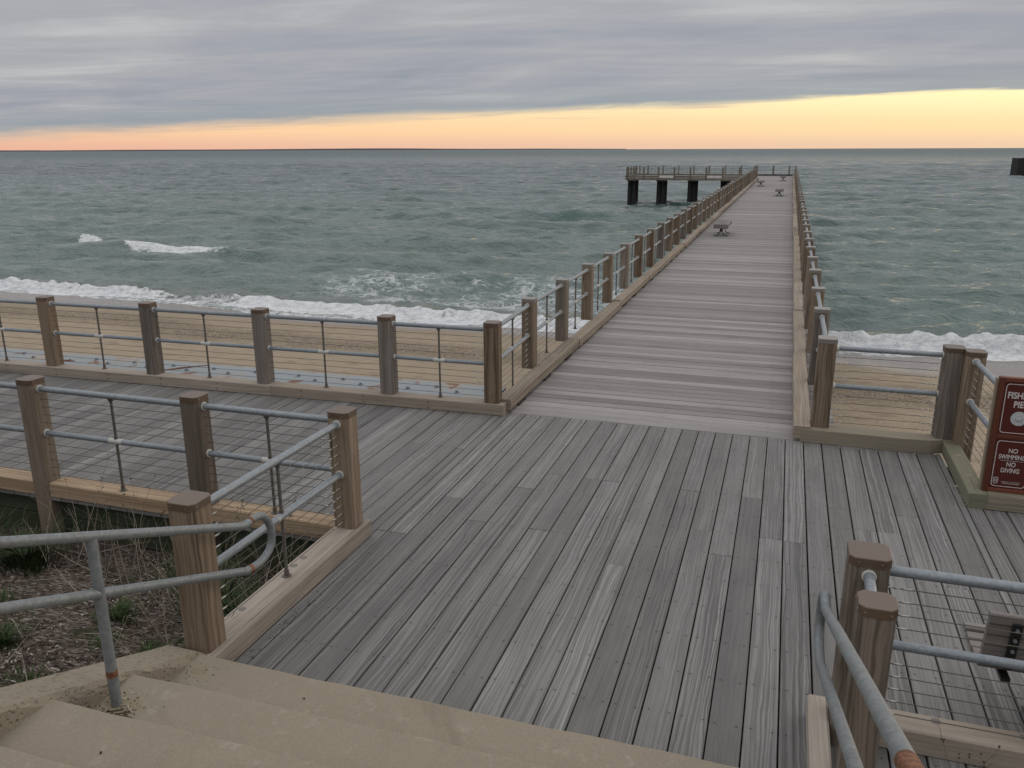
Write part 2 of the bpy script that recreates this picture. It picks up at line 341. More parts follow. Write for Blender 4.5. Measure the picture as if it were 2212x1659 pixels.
material('emblem_white', lambda t: setb(t, t.mix(obj_noise(t, 70, 3), (.44, .46, .46), (.58, .60, .60)), .5))
material('caisson', lambda t: setb(t, t.mix(obj_noise(t, .7, 5, .65), (.010, .010, .010), (.028, .026, .024)), .85, 0, t.bump(obj_noise(t, 1.5, 4), .5, .05)))
def debris_fn(t):
    tone = t.xyz(t.node('ShaderNodeVertexColor', layer_name='tone').outputs[0])
    setb(t, t.ramp(tone[0], [(0, (.05, .035, .022)), (.4, (.12, .09, .055)), (.8, (.30, .25, .18)), (1, (.5, .45, .36))]), .9, 0, None, .1)
material('litter', debris_fn)
def drift_fn(t):
    co = t.node('ShaderNodeTexCoord').outputs['Object']
    c = t.mix(t.noise(co, 40, 4, .7), (.20, .168, .118), (.29, .25, .18)); setb(t, c, .95, 0, t.bump(t.noise(co, 150, 3), .4, .003), .1)
material('sand_drift', drift_fn)

# ---------------------------------------------------------------- mesh helpers
class MB:
    def __init__(s): s.v = []; s.f = []; s.uv = []; s.tone = []; s.sm = []; s.ac = []
    def poly(s, pts, uvs=None, tone=(.5, .5, .5), smooth=False, ac=None):
        b = len(s.v); s.v += [tuple(p) for p in pts]; s.f.append(tuple(range(b, b+len(pts))))
        s.uv += uvs if uvs else [(p[0]+.37*p[2], p[1]) for p in pts]
        s.tone.append(tone); s.sm.append(smooth); s.ac += ac if ac else [9.0]*len(pts)
    def shared(s, verts, faces, uvs, tone, smooth):
        b = len(s.v); s.v += [tuple(p) for p in verts]
        for f, u in zip(faces, uvs):
            s.f.append(tuple(b+i for i in f)); s.uv += u; s.tone.append(tone); s.sm.append(smooth); s.ac += [9.0]*len(f)
    def beam(s, p0, p1, sec, side=None, tone=None, uoff=None, caps=True, taper=None, smooth=False, ac=False):
        """extrude the section [(a,b)...] (a along side, b along up) from p0 to p1"""
        p0, p1 = Vector(p0), Vector(p1); d = (p1-p0); L = d.length; d.normalize()
        side = Vector(side) if side is not None else (Vector((1, 0, 0)) if abs(d.x) < .9 else Vector((0, 1, 0)))
        side = (side - d*side.dot(d)).normalized(); up = side.cross(d) if False else d.cross(side)
        if tone is None: tone = (random.random(), random.random(), random.random())
        uo = random.uniform(0, 60) if uoff is None else uoff; vo = random.uniform(0, 60)
        n = len(sec); k = taper or 1.0
        a = [p0+side*q[0]+up*q[1] for q in sec]; b = [p1+side*q[0]*k+up*q[1]*k for q in sec]
        per = [0.0]
        for i in range(n): q, r = sec[i], sec[(i+1) % n]; per.append(per[-1]+math.hypot(r[0]-q[0], r[1]-q[1]))
        for i in range(n):
            j = (i+1) % n
            s.poly([a[i], a[j], b[j], b[i]], [(uo, vo+per[i]), (uo, vo+per[i+1]), (uo+L, vo+per[i+1]), (uo+L, vo+per[i])], tone, smooth,
                   [sec[i][0], sec[j][0], sec[j][0], sec[i][0]] if ac else None)
        if caps:
            s.poly(a[::-1], [(uo+q[0]*.3, vo+q[1]) for q in sec[::-1]], tone); s.poly(b, [(uo+q[0]*.3, vo+q[1]) for q in sec], tone)
    def box(s, x0, x1, y0, y1, z0, z1, axis=None, ch=0.0, tone=None, ac=False):
        dx, dy, dz = x1-x0, y1-y0, z1-z0
        if axis is None: axis = 'xyz'[[dx, dy, dz].index(max(dx, dy, dz))]
        cx, cy, cz = (x0+x1)/2, (y0+y1)/2, (z0+z1)/2
        if axis == 'x': p0, p1, sd, w, h = (x0, cy, cz), (x1, cy, cz), (0, 1, 0), dy, dz
        elif axis == 'y': p0, p1, sd, w, h = (cx, y0, cz), (cx, y1, cz), (1, 0, 0), dx, dz
        else: p0, p1, sd, w, h = (cx, cy, z0), (cx, cy, z1), (1, 0, 0), dx, dy
        s.beam(p0, p1, rect(w, h, ch), sd, tone, ac=ac)
    def tube(s, path, r, n=10, tone=(.5, .5, .5), caps=True):
        path = [Vector(p) for p in path]; rings = []; ref = None
        for i, p in enumerate(path):
            d = (path[min(i+1, len(path)-1)]-path[max(i-1, 0)]).normalized()
            if ref is None: ref = Vector((0, 0, 1)) if abs(d.z) < .9 else Vector((1, 0, 0))
            a = (ref-d*ref.dot(d)).normalized(); ref = a; b = d.cross(a)
            rr = r[i] if isinstance(r, (list, tuple)) else r
            rings.append([p+a*math.cos(2*math.pi*k/n)*rr+b*math.sin(2*math.pi*k/n)*rr for k in range(n)])
        verts = [q for rg in rings for q in rg]; faces = []; uvs = []; L = 0
        for i in range(len(rings)-1):
            l2 = L+(path[i+1]-path[i]).length
            for k in range(n):
                k2 = (k+1) % n; faces.append((i*n+k, i*n+k2, (i+1)*n+k2, (i+1)*n+k)); uvs.append([(L, k*.02), (L, k*.02+.02), (l2, k*.02+.02), (l2, k*.02)])
            L = l2
        s.shared(verts, faces, uvs, tone, True)
        if caps: s.poly(rings[0][::-1], None, tone); s.poly(rings[-1], None, tone)
    def build(s, name, mat, parent=None, origin=None):
        me = bpy.data.meshes.new(name); o = Vector(origin) if origin is not None else Vector((0, 0, 0))
        v = np.array(s.v, dtype=np.float32) - np.array(o, dtype=np.float32)
        me.from_pydata(v.tolist(), [], s.f)
        uvl = me.uv_layers.new(name='UVMap'); uvl.data.foreach_set('uv', np.array(s.uv, dtype=np.float32).ravel())
        ca = me.color_attributes.new('tone', 'FLOAT_COLOR', 'CORNER')
        reps = [len(f) for f in s.f]; tn = np.repeat(np.array([(*t, 1.0) for t in s.tone], dtype=np.float32), reps, axis=0)
        ca.data.foreach_set('color', tn.ravel())
        if any(a != 9.0 for a in s.ac):
            aa = me.attributes.new('across', 'FLOAT', 'CORNER'); aa.data.foreach_set('value', np.array(s.ac, dtype=np.float32))
        me.polygons.foreach_set('use_smooth', s.sm)
        me.materials.append(M[mat]); me.update()
        ob = bpy.data.objects.new(name, me); COL.objects.link(ob); ob.location = o
        if parent is not None:
            ob.parent = parent; w = parent
            while w is not None: ob.location = ob.location - w.location; w = w.parent
        return ob
def rect(w, h, ch=0.0):
    a, b = w/2, h/2
    if ch <= 0: return [(-a, -b), (a, -b), (a, b), (-a, b)]
    return [(-a+ch, -b), (a-ch, -b), (a, -b+ch), (a, b-ch), (a-ch, b), (-a+ch, b), (-a, b-ch), (-a, -b+ch)]
def tag(o, label=None, cat=None, group=None, kind=None):
    if label: o['label'] = label
    if cat: o['category'] = cat
    if group: o['group'] = group
    if kind: o['kind'] = kind
    return o
def thing(name, label, cat, loc=(0, 0, 0), group=None):
    o = bpy.data.objects.new(name, None); COL.objects.link(o); o.location = loc; o.empty_display_size = .2
    return tag(o, label, cat, group)
def chunk(mb, c, r, tone):
    """small irregular solid"""
    pts = [Vector(c)+Vector((random.uniform(.6, 1)*r[0]*sx, random.uniform(.6, 1)*r[1]*sy, random.uniform(.6, 1)*r[2]*sz)) for sz in (0, 1) for sx, sy in ((-1, -1), (1, -1), (1, 1), (-1, 1))]
    a = random.uniform(0, 6.28); cc = Vector(c); pts = [cc+Matrix.Rotation(a, 3, 'Z') @ (p-cc) for p in pts]
    for f in ((0, 1, 5, 4), (1, 2, 6, 5), (2, 3, 7, 6), (3, 0, 4, 7), (4, 5, 6, 7)): mb.poly([pts[i] for i in f], None, tone)

# ================================================================ SETTING
# ---- sea
def smooth(a, b, x): t = np.clip((x-a)/(b-a), 0, 1); return t*t*(3-2*t)
ZW = -2.95
def vnoise(x, y, seed=0):
    """value noise on numpy arrays"""
    xi = np.floor(x).astype(np.int64); yi = np.floor(y).astype(np.int64); fx = x-xi; fy = y-yi; fx = fx*fx*(3-2*fx); fy = fy*fy*(3-2*fy)
    def hsh(a, b):
        n = (a*374761393+b*668265263+seed*144665) & 0x7fffffff; n = (n ^ (n >> 13))*1274126177 & 0x7fffffff; return ((n ^ (n >> 16)) & 0xffff)/65535.0
    return (hsh(xi, yi)*(1-fx)+hsh(xi+1, yi)*fx)*(1-fy)+(hsh(xi, yi+1)*(1-fx)+hsh(xi+1, yi+1)*fx)*fy
def breaker_y(x): return np.interp(x, [-60, -34, -20, -15, -9, 2, 7, 30], [29.6, 29.0, 29.0, 28.4, 27.95, 28.3, 28.0, 28.2])+.12*np.sin(x*1.1)+.3*(vnoise(x*1.3, x*0, 3)-.5)
def shore_y(x): return np.interp(x, [-60, -34, -27, -19, -14, -9, 2, 7, 30], [27.4, 27.3, 27.2, 26.2, 26.1, 26.5, 26.0, 26.5, 26.4])+.25*(vnoise(x*.9, x*0, 13)-.5)
def make_sea():
    ys = [22.0]
    while ys[-1] < 4400: ys.append(ys[-1]+max(.085, .0042*ys[-1], .014*(ys[-1]-170)))
    ys = np.array(ys); us = np.linspace(-1.75, 1.35, 820)
    Y = np.repeat(ys[:, None], len(us), 1); X = us[None, :]*Y
    dy = np.gradient(ys)[:, None]*np.ones_like(X); dx = Y*(us[1]-us[0])
    rng = np.random.RandomState(3); Z = np.zeros_like(X)
    shore = smooth(27.0, 33, Y); sgn = smooth(26, 60, Y)
    X0, Y0 = X.copy(), Y.copy()
    for i in range(64):
        lam = .7*(11.0/.7)**(rng.rand()); ang = math.radians(-90+rng.normal(12, 30 if lam < 5 else 16)); k = 2*math.pi/lam
        kx, ky = k*math.cos(ang), k*math.sin(ang); amp = .0092*lam**.74
        ph = rng.rand()*6.283; s_eff = np.sqrt((dx*math.cos(ang))**2+(dy*math.sin(ang))**2)
        filt = np.clip(1.6-s_eff*3.2/lam, 0, 1)
        grp = .55+.9*vnoise(X0/(lam*3)+i*7, Y0/(lam*2.2), i)
        th = kx*X0+ky*Y0+ph+1.5*vnoise(X0/(lam*4), Y0/(lam*4), i+90)
        Z += amp*filt*grp*(np.sin(th)+.28*np.cos(2*th))
    for (lam, ang, a_, sd) in ((7.4, -86, .085, 201), (5.1, -94, .055, 202), (9.6, -82, .075, 203), (3.6, -90, .032, 204)):
        ang = math.radians(ang); k = 2*math.pi/lam; s_eff = np.sqrt((dx*math.cos(ang))**2+(dy*math.sin(ang))**2); filt = np.clip(1.6-s_eff*3.2/lam, 0, 1)
        th = k*(math.cos(ang)*X0+math.sin(ang)*Y0)+2.6*vnoise(X0/(lam*2.6), Y0/(lam*1.7), sd); g_ = smooth(.30, .75, vnoise(X0/(lam*2.4)+sd, Y0/(lam*1.5), sd+7))
        Z += a_*filt*(.25+1.3*g_)*((.5+.5*np.sin(th))**2.2*2-.7)
    Z *= (.12+.88*shore)*(.75+.35*sgn)
    # swell lines coming in
    for (y0, amp, x0, x1, sl) in ((36.0, .16, -60, 3, .03), (33.2, .20, -22, -2, -.05), (45.5, .14, -70, -20, .02), (52, .12, -40, 10, .04), (31.3, .13, -28, -12, 0), (33, .16, 2, 30, .0), (38, .13, 4, 40, .03)):
        yy = y0+sl*X0+.9*np.sin(X0*.13+y0)+.5*(vnoise(X0*.6, X0*0, int(y0))-.5); t = Y0-yy
        ridge = np.exp(-np.where(t > 0, (t/1.5)**2, (t/.55)**2)); env = smooth(x0-6, x0+6, X0)*(1-smooth(x1-6, x1+6, X0))
        Z += amp*ridge*env*(.5+vnoise(X0*.35, Y0*0+y0, 5))
    foam = np.zeros_like(Z); lace = np.zeros_like(Z)
    yb = breaker_y(X0); t = Y0-yb
    env = .45+1.0*vnoise(X0*.33, X0*0, 11); gap = 1-.85*np.exp(-((X0+23.5)/1.9)**2)
    tall = .22+.16*smooth(0, 6, X0)+.12*smooth(-28, -36, X0)
    Z += tall*env*np.exp(-np.where(t > 0, (t/1.0)**2, (t/.32)**2))*(.6+.8*vnoise(X0*3.1, Y0*3.1, 21))
    thick = .95+.65*vnoise(X0*.5, X0*0, 8)+.3*smooth(1, 6, X0)
    foam = np.maximum(foam, smooth(-thick-.6, -thick+.5, t)*(1-smooth(.0, .25, t))*gap*(.72+.5*vnoise(X0*.8, Y0*1.4, 44)))
    lace = np.maximum(lace, (1-smooth(-.5, .4, t))*.95)
    ds = Y0-shore_y(X0); foam = np.maximum(foam, (.30+.42*vnoise(X0*.7, Y0*1.6, 55))*(1-smooth(-.6, .1, t))); foam = np.maximum(foam, .85*np.exp(-((ds-.05)/.14)**2))
    lace = np.maximum(lace, .25*(1-smooth(.2, 1.2, t)))
    foam = np.maximum(foam, .50*(1-smooth(-.8, 0, t))*smooth(-3.4, -1.4, t))
    # foam film at the edge of the run-up
    # lacy foam left by the last wave
    p = smooth(-24, -17, X0)*(1-smooth(-3.5, -1, X0))*smooth(29.2, 30.5, Y0)*(1-smooth(36.5, 40, Y0))
    p2 = smooth(-9, -4, X0)*(1-smooth(-2, 3, X0))*smooth(34, 36, Y0)*(1-smooth(41, 45, Y0))*.7
    lace = np.maximum(lace, np.maximum(p, p2)*(.34+.58*vnoise(X0*.22, Y0*.3, 33)))
    # two whitecaps
    for (xa, xb, yc, ht) in ((-39.0, -30.2, 41.6, .32), (-46.2, -42.4, 45.0, .26)):
        e = smooth(xa-.6, xa+1.8, X0)*(1-smooth(xb-3.2, xb+.4, X0)); yc2 = yc+.35*np.sin(X0*.5)+(X0-xa)*.02; t = Y0-yc2
        e2 = smooth(xa-9, xa+1, X0)*(1-smooth(xb-1, xb+10, X0))
        Z += 1.25*ht*e2*np.exp(-np.where(t > 0, (t/1.6)**2, (t/.6)**2))
        wd = .30+.75*np.sin(np.pi*np.clip((X0-xa)/(xb-xa), 0, 1))**.8
        foam = np.maximum(foam, 1.25*e*(.6+.6*vnoise(X0*.9, Y0*.9, 71))*np.exp(-((t+.15)/np.where(t > -.15, .28, .80*wd))**2)); lace = np.maximum(lace, .6*e*np.exp(-((t+.3)/1.3)**2))
    # scattered small crests
    q = vnoise(X0*.23, Y0*.5, 61)*vnoise(X0*1.1, Y0*2.3, 62); foam = np.maximum(foam, .5*smooth(.80, .90, q)*smooth(45, 60, Y0))
    for cx_ in (-16.5, -13.3, -9.95, -6.5): lace = np.maximum(lace, .8*np.exp(-(((X0-cx_-.3)/1.1)**2+((Y0-93.2)/.9)**2)))
    V = np.stack([X, Y, Z+ZW], -1).reshape(-1, 3).astype(np.float32); nr, nc = X.shape
    i = np.arange((nr-1)*(nc-1)); r = i//(nc-1); c = i % (nc-1); a = r*nc+c
    F = np.stack([a, a+1, a+nc+1, a+nc], -1).astype(np.int32)
    me = bpy.data.meshes.new('sea'); me.vertices.add(len(V)); me.vertices.foreach_set('co', V.ravel())
    me.loops.add(F.size); me.loops.foreach_set('vertex_index', F.ravel()); me.polygons.add(len(F))
    me.polygons.foreach_set('loop_start', np.arange(0, F.size, 4, dtype=np.int32)); me.polygons.foreach_set('loop_total', np.full(len(F), 4, dtype=np.int32))
    me.polygons.foreach_set('use_smooth', np.ones(len(F), dtype=bool)); me.update(calc_edges=True)
    for nm, arr in (('foam', foam), ('lace', lace)):
        at = me.attributes.new(nm, 'FLOAT', 'POINT'); at.data.foreach_set('value', arr.astype(np.float32).ravel())
    me.materials.append(M['sea_water']); o = bpy.data.objects.new('sea', me); COL.objects.link(o)
    tag(o, 'choppy green grey sea reaching to the horizon', kind='structure')
make_sea()
# ---- beach
def make_beach():
    xs = np.concatenate([np.linspace(-90, -45, 40), np.linspace(-44.6, 12, 420), np.linspace(12.3, 60, 60)]); ys = np.concatenate([np.linspace(9.6, 30, 240), np.linspace(30.3, 60, 20)])
    X, Y = np.meshgrid(xs, ys); yw = shore_y(X)
    Z = ZW+.03+.110*(yw-Y); Z = np.where(Y > yw, ZW+.03-.06*(Y-yw), Z)
    dry = 1-smooth(19.5, 23, Y); Z += dry*.05*(vnoise(X*1.7, Y*2.6, 4)-.5)+dry*.03*(vnoise(X*4.1, Y*6, 5)-.5)+.10*(vnoise(X*.25, Y*.3, 6)-.5)*dry
    V = np.stack([X, Y, Z], -1).reshape(-1, 3); nr, nc = X.shape; F = []
    a = (np.arange(nr-1)[:, None]*nc+np.arange(nc-1)[None, :]).ravel(); F = np.stack([a, a+1, a+nc+1, a+nc], -1).tolist()
    me = bpy.data.meshes.new('beach'); me.from_pydata(V.tolist(), [], F); me.polygons.foreach_set('use_smooth', [True]*len(F)); me.materials.append(M['sand'])
    o = bpy.data.objects.new('beach', me); COL.objects.link(o); tag(o, 'brown sand beach between the seawall and the surf', kind='structure')
make_beach()
# ---- far shore
mb = MB(); xs = []
n = 150
for i in range(n+1):
    a = math.radians(-62+i/n*51.5); f = i/n
    hh = 2.2+4.2*math.exp(-((f-.66)/.10)**2)+1.6*math.exp(-((f-.45)/.12)**2)+1.0*math.sin(f*37)*.3+random.uniform(-.15, .25)+.9*(f < .3)
    hh *= min(1, (1-f)*9, f*9+.3); xs.append((math.sin(a), math.cos(a), 2.4+max(hh, .02)))
for i in range(n):
    (s0, c0, h0), (s1, c1, h1) = xs[i], xs[i+1]
    for r0, r1, k0, k1 in ((4250, 4280, 0, 1), (4280, 4700, 1, .6)):
        mb.poly([(s0*r0, c0*r0, ZW+h0*k0), (s1*r0, c1*r0, ZW+h1*k0), (s1*r1, c1*r1, ZW+h1*k1), (s0*r1, c0*r1, ZW+h0*k1)])
tag(mb.build('far_shore', 'land_far'), 'low grey strip of land on the horizon at left', kind='structure')
# ---- ground beside the stairs and under the boardwalk
def ground_z(x, y):
    z = np.where(y < 3.5, -.06+.40*(3.5-y), np.where(y < 5.5, -.06-.18*(y-3.5), -.42-.0*(y-5.5)))
    return z
for nm, xa, xb, lab in (('ground', -16, -3.38, 'bare mulched soil sloping up on the left of the stairs'), ('ground', .48, 12, 'dark soil to the right of the stairs')):
    xs = np.linspace(xa, xb, int((xb-xa)/.09)); ys = np.concatenate([np.linspace(-4, 1, 20), np.linspace(1.1, 6, 70), np.linspace(6.3, 9.3, 8)])
    X, Y = np.meshgrid(xs, ys); Z = ground_z(X, Y)+.06*(vnoise(X*1.3, Y*1.3, 1)-.5)+.03*(vnoise(X*5, Y*5, 2)-.5)+(.10 if xa > 0 else 0)*0
    if xa > 0: Z = Z-.25*smooth(3.3, 4.2, Y)
    V = np.stack([X, Y, Z], -1).reshape(-1, 3); nr, nc = X.shape; a = (np.arange(nr-1)[:, None]*nc+np.arange(nc-1)[None, :]).ravel()
    me = bpy.data.meshes.new('ground'); me.from_pydata(V.tolist(), [], np.stack([a, a+1, a+nc+1, a+nc], -1).tolist()); me.polygons.foreach_set('use_smooth', [True]*((nr-1)*(nc-1)))
    me.materials.append(M['mulch']); o = bpy.data.objects.new('ground', me); COL.objects.link(o); tag(o, lab, kind='structure')
def gz(x, y): return float(ground_z(np.array(x), np.array(y)))
# soil under the platform
mb = MB(); mb.box(-16, 12, 3.3, 9.7, -1.3, -.55); tag(mb.build('soil_bank', 'mulch'), kind='structure')

# ---- boardwalk planks (grain runs seaward, +Y)
PW = .187
def plank_run(mb, x0, x1, y0, y1, step=.41):
    i0 = math.floor(x0/PW); i1 = math.ceil(x1/PW)
    for i in range(i0, i1):
        a, b = max(i*PW, x0), min((i+1)*PW, x1)
        if b-a < .03: continue
        g = .0036+random.random()*.0026; y = y0; rnd = random.Random(i*13+int(y0*7)); first = True
        while y < y1-.01:
            L = rnd.choice([6, 7, 8, 9, 10, 12])*step
            yn = y1 if y+L > y1-1.0 else (math.floor((y+L)/step)+.0)*step
            dz = random.uniform(-.0018, .0018); tone = (rnd.random(), rnd.random(), rnd.random())
            mb.beam(((a+b)/2, y+.0012, -.016+dz), ((a+b)/2, yn-.0012, -.016+dz), rect(b-a-2*g, .032, .004), (1, 0, 0), tone, ac=True)
            y = yn
mb = MB()
plank_run(mb, -3.09, 1.742, 3.3, 9.14)
plank_run(mb, -15.5, -3.09, 5.44, 9.05)
plank_run(mb, 1.742, 7.5, 4.18, 7.80)
bw = thing('boardwalk', None, None); bw['kind'] = 'structure'
mb.build('deck_boards', 'deck_wood', bw)
mb = MB()
y = 3.28
while y < 9.0:
    mb.box(-3.1, 1.74, y-.02, y+.02, -.22, -.036, 'x')
    if y > 5.4: mb.box(-15.5, -3.1, y-.02, y+.02, -.22, -.036, 'x')
    if 4.1 < y < 7.9: mb.box(1.74, 7.5, y-.02, y+.02, -.22, -.036, 'x')
    y += .41
mb.box(-15.5, 1.74, 9.09, 9.135, -.50, -.036, 'x'); mb.box(1.69, 1.735, 7.85, 9.085, -.50, -.036, 'y'); mb.box(1.74, 7.5, 7.74, 7.785, -.50, -.036, 'x')
mb.build('joist', 'joist_wood', bw)
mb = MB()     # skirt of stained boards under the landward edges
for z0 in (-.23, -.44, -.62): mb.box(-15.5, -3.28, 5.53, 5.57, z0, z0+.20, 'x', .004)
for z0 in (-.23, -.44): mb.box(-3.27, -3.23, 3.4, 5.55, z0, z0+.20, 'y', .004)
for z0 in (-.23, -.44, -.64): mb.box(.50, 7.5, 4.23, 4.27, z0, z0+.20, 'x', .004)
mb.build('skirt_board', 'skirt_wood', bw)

# ---- pier
pier = thing('pier', 'long plank fishing pier running straight out to sea', 'pier', (-1.4, 9.2, 0))
PL, PR = -3.0, .28
mb = MB(); y = 9.142; rnd = random.Random(5)
while y < 100.4:
    w_ = .187; g = .0042+random.random()*.002
    tone = (rnd.random(), rnd.random(), rnd.random()); dz = rnd.uniform(-.002, .002)
    mb.beam((PL-.34, y+w_/2, -.016+dz), (PR+.44, y+w_/2, -.016+dz), rect(w_-2*g, .032, .002), (0, 1, 0), tone, ac=True)
    y += w_
mb.build('deck_boards', 'pier_wood', pier)
mb = MB()
for x in (-3.2, -2.4, -1.4, -.4, .5): mb.box(x-.07, x+.07, 9.2, 100.3, -.36, -.04, 'y')
mb.build('stringer', 'joist_wood', pier)
def pile(parent, x, y, r, top=-.3, n=1):
    mb = MB()
    mb.tube([(x, y, -6), (x, y, -3.4), (x, y, -2.2), (x, y, top)], [r*1.04, r*1.02, r, r*.97], 14, (random.random(),)*3)
    return mb.build('pile', 'pile_wood', parent, (x, y, -3))
for y in np.arange(13, 92, 6.1):
    for x in (-3.0, .3): pile(pier, x, float(y), .17, -.36)
    mb = MB(); mb.box(-3.4, .7, y-.15, y+.15, -.66, -.365, 'x'); mb.build('pile_cap', 'joist_wood', pier)
# pier curbs: separate timbers, each on spacer blocks
def curb_timbers(parent, x0, x1, inner):
    y = 9.1; k = 0; rr = random.Random(int(x0*10)+40)
    while y < 100.2:
        L = 3.55 if y < 60 else 3.55; gapw = .004 if y < 58 else .75; yn = min(y+L, 100.3)
        if x0 < -2 and y > 90.5: break
        mb = MB(); zt = .175+rr.uniform(-.012, .012); sh = rr.uniform(-.012, .012)
        mb.beam(((x0+x1)/2+sh, y+.006, zt-.07), ((x0+x1)/2+sh+rr.uniform(-.01, .01), yn-gapw-.006, zt-.07+rr.uniform(-.004, .004)), rect(x1-x0, .14, .014), (1, 0, 0), (rr.random(), rr.random(), rr.random()))
        c = mb.build('curb_timber', 'pier_curb_wood', parent, ((x0+x1)/2, y, 0))
        for q in (.35, 1.55, 2.75): mb = MB(); mb.box(x0+.01, x1-.006, y+q, y+q+.30, .001, zt-.142, 'y'); mb.build('spacer_block', 'joist_wood', c, (x0, y+q, 0))
        y = yn
curb_timbers(pier, -3.17, -2.985, 1)
curb_timbers(pier, .272, .452, -1)
# short chamfered stub timber where pier curb meets the walkway curb
# ---- T-head
th = thing('landing_platform', 'wide landing platform on dark piles at the seaward end of the pier', 'platform', (-10, 96, 0))
def ty(x): return 92.3+.12*(x+17.0)*0+.11*(x+17)
TX0, TX1, TYF = -17.1, -3.36, 100.5
mb = MB(); x = TX0
y0 = 92.6
yy = y0
while yy < TYF: mb.box(TX0+.1, TX1, yy+.003, yy+.184, -.03+random.uniform(-.002, .002), .002, 'x', ac=False); yy += .187
mb.build('deck_boards', 'pier_wood', th)
mb = MB(); mb.box(TX0, TX1, y0-.16, y0, -.26, .0, 'x', .01); mb.box(TX0, TX0+.15, y0, TYF, -.26, .0, 'y', .01); mb.build('fascia_beam', 'grey_post_wood', th)
mb = MB(); mb.box(TX0+.15, TX1, y0, TYF-.1, -.25, -.035, 'x'); mb.build('stringer', 'joist_wood', th)
for cx_ in (-16.5, -13.3, -9.95, -6.5):
    for j, yy in enumerate((93.6, 97.4)):
        for dx_ in (-.24, .24):
            p_ = pile(th, cx_+dx_-j*.45*(-cx_/16), yy, .27, -.30)
        mb = MB(); mb.box(cx_-.52-j*.3, cx_+.52-j*.3, yy-.4, yy+.4, -.42, -.262, 'x', .02); mb.build('pile_cap', 'grey_post_wood', th)
    mb = MB()
    pass
    for k in range(6):
        z = -.75-.16*k; mb = MB(); mb.tube([(cx_+.4, 93.4, z), (cx_+.60, 93.38, z)], .03, 6); mb.build('bolt', 'black_metal', th, (cx_+.5, 93.4, z))

# ================================================================ RAILINGS
ZC, ZPT, ZMID, ZTOP = .14, 1.10, .61, 1.03
CAB = (.935, .86, .785, .71, .50, .425, .35, .275, .20)
def make_post(parent, x, y, z0=ZC, s=.182, mat='post_wood', rings=(), simple=False, top=ZPT, rot=0.0):
    """rings: list of unit directions (dx,dy) of the faces the pipes enter"""
    mb = MB(); ch = .022 if not simple else .018
    sd = (math.cos(rot), math.sin(rot), 0)
    mb.beam((x, y, z0), (x, y, top), rect(s, s, ch), sd)
    p = mb.build('post', mat, parent, (x, y, z0))
    mb = MB(); c = s+.008
    mb.beam((x, y, top-.022), (x, y, top+.022), rect(c, c, ch+.007), sd, (.5, .5, .5))
    mb.beam((x, y, top+.022), (x, y, top+.026), rect(c, c, ch+.007), sd, (.5, .5, .5), taper=.965)
    cp = mb.build('cap', 'sky_sheen_cap_metal' if simple else 'cap_metal', p, (x, y, top))
    if not simple:
        for a in range(4):
            dx, dy = [(0, -1), (1, 0), (0, 1), (-1, 0)][a]
            for q in (-.055, .055):
                mb = MB(); c0 = Vector((x+dx*c/2+dy*q, y+dy*c/2+dx*q, top+.002)); mb.tube([c0, c0+Vector((dx, dy, 0))*.003], .0042, 6); mb.build('nail_head', 'bright_steel', cp, c0)
    if rings:
        for dx, dy in rings:
            for z in (ZTOP, ZMID):
                mb = MB(); a = Vector((x+dx*s/2, y+dy*s/2, z)); d = Vector((dx, dy, 0)); mb.tube([a-d*.002, a+d*.009], .0355, 16); mb.build('pipe_collar', 'white_plastic', p, a)
    return p
def pipe(parent, name, p0, p1, r=.0275, mat='galvanised', n=12):
    mb = MB(); p0, p1 = Vector(p0), Vector(p1); mb.tube([p0, (p0+p1)/2, p1], r, n); return mb.build(name, mat, parent, (p0+p1)/2)
def baluster(parent, x, y, d, z0=ZC, thin=False, ang=0.0):
    mb = MB(); r = .0125
    mb.tube([(x, y, z0), (x, y, z0+.008)], .035, 10); mb.tube([(x, y, z0+.008), (x, y, z0+.05)], .019, 8)
    mb.tube([(x, y, z0+.05), (x, y, ZMID-.03)], r, 8); mb.tube([(x, y, ZMID+.025), (x, y, ZMID+.05)], .018, 8)
    mb.tube([(x, y, ZMID+.05), (x, y, ZTOP-.045)], r, 8); mb.tube([(x, y, ZTOP-.05), (x, y, ZTOP-.02)], [.016, .03], 8)
    b = mb.build('strut', 'strut_steel', parent, (x, y, z0))
    mb = MB(); dv = Vector(d)*.075; c = Vector((x, y, ZMID)); mb.tube([c-dv, c-dv*.9, c+dv*.9, c+dv], [.0256, .0272, .0272, .0256], 12)
    mb.build('tee_fitting', 'zinc_fitting', b, c); return b
def cable_set(parent, p0, p1, ends=(True, True), r=.0029, hs=CAB, one=False):
    p0, p1 = Vector((*p0, 0)), Vector((*p1, 0)); d = (p1-p0).normalized(); allm = MB()
    for z in hs:
        mb = allm if one else MB(); a = p0+Vector((0, 0, z)); b = p1+Vector((0, 0, z)); mb.tube([a, b], r, 5)
        if one: continue
        c = mb.build('cable', 'cable_steel', parent, (a+b)/2)
        for e, q, s_ in ((ends[0], a, 1), (ends[1], b, -1)):
            if e:
                fit = MB(); fit.tube([q, q+d*s_*.03, q+d*s_*.031, q+d*s_*.05, q+d*s_*.051, q+d*s_*.058, q+d*s_*.059, q+d*s_*.085, q+d*s_*.086, q+d*s_*.135, q+d*s_*.136], [.0052, .0052, .0036, .0036, .0075, .0075, .0036, .0036, .006, .006, .0034], 6)
                fit.build('turnbuckle', 'bright_steel', c, q)
    if one: return allm
rnd_post = random.Random(4)
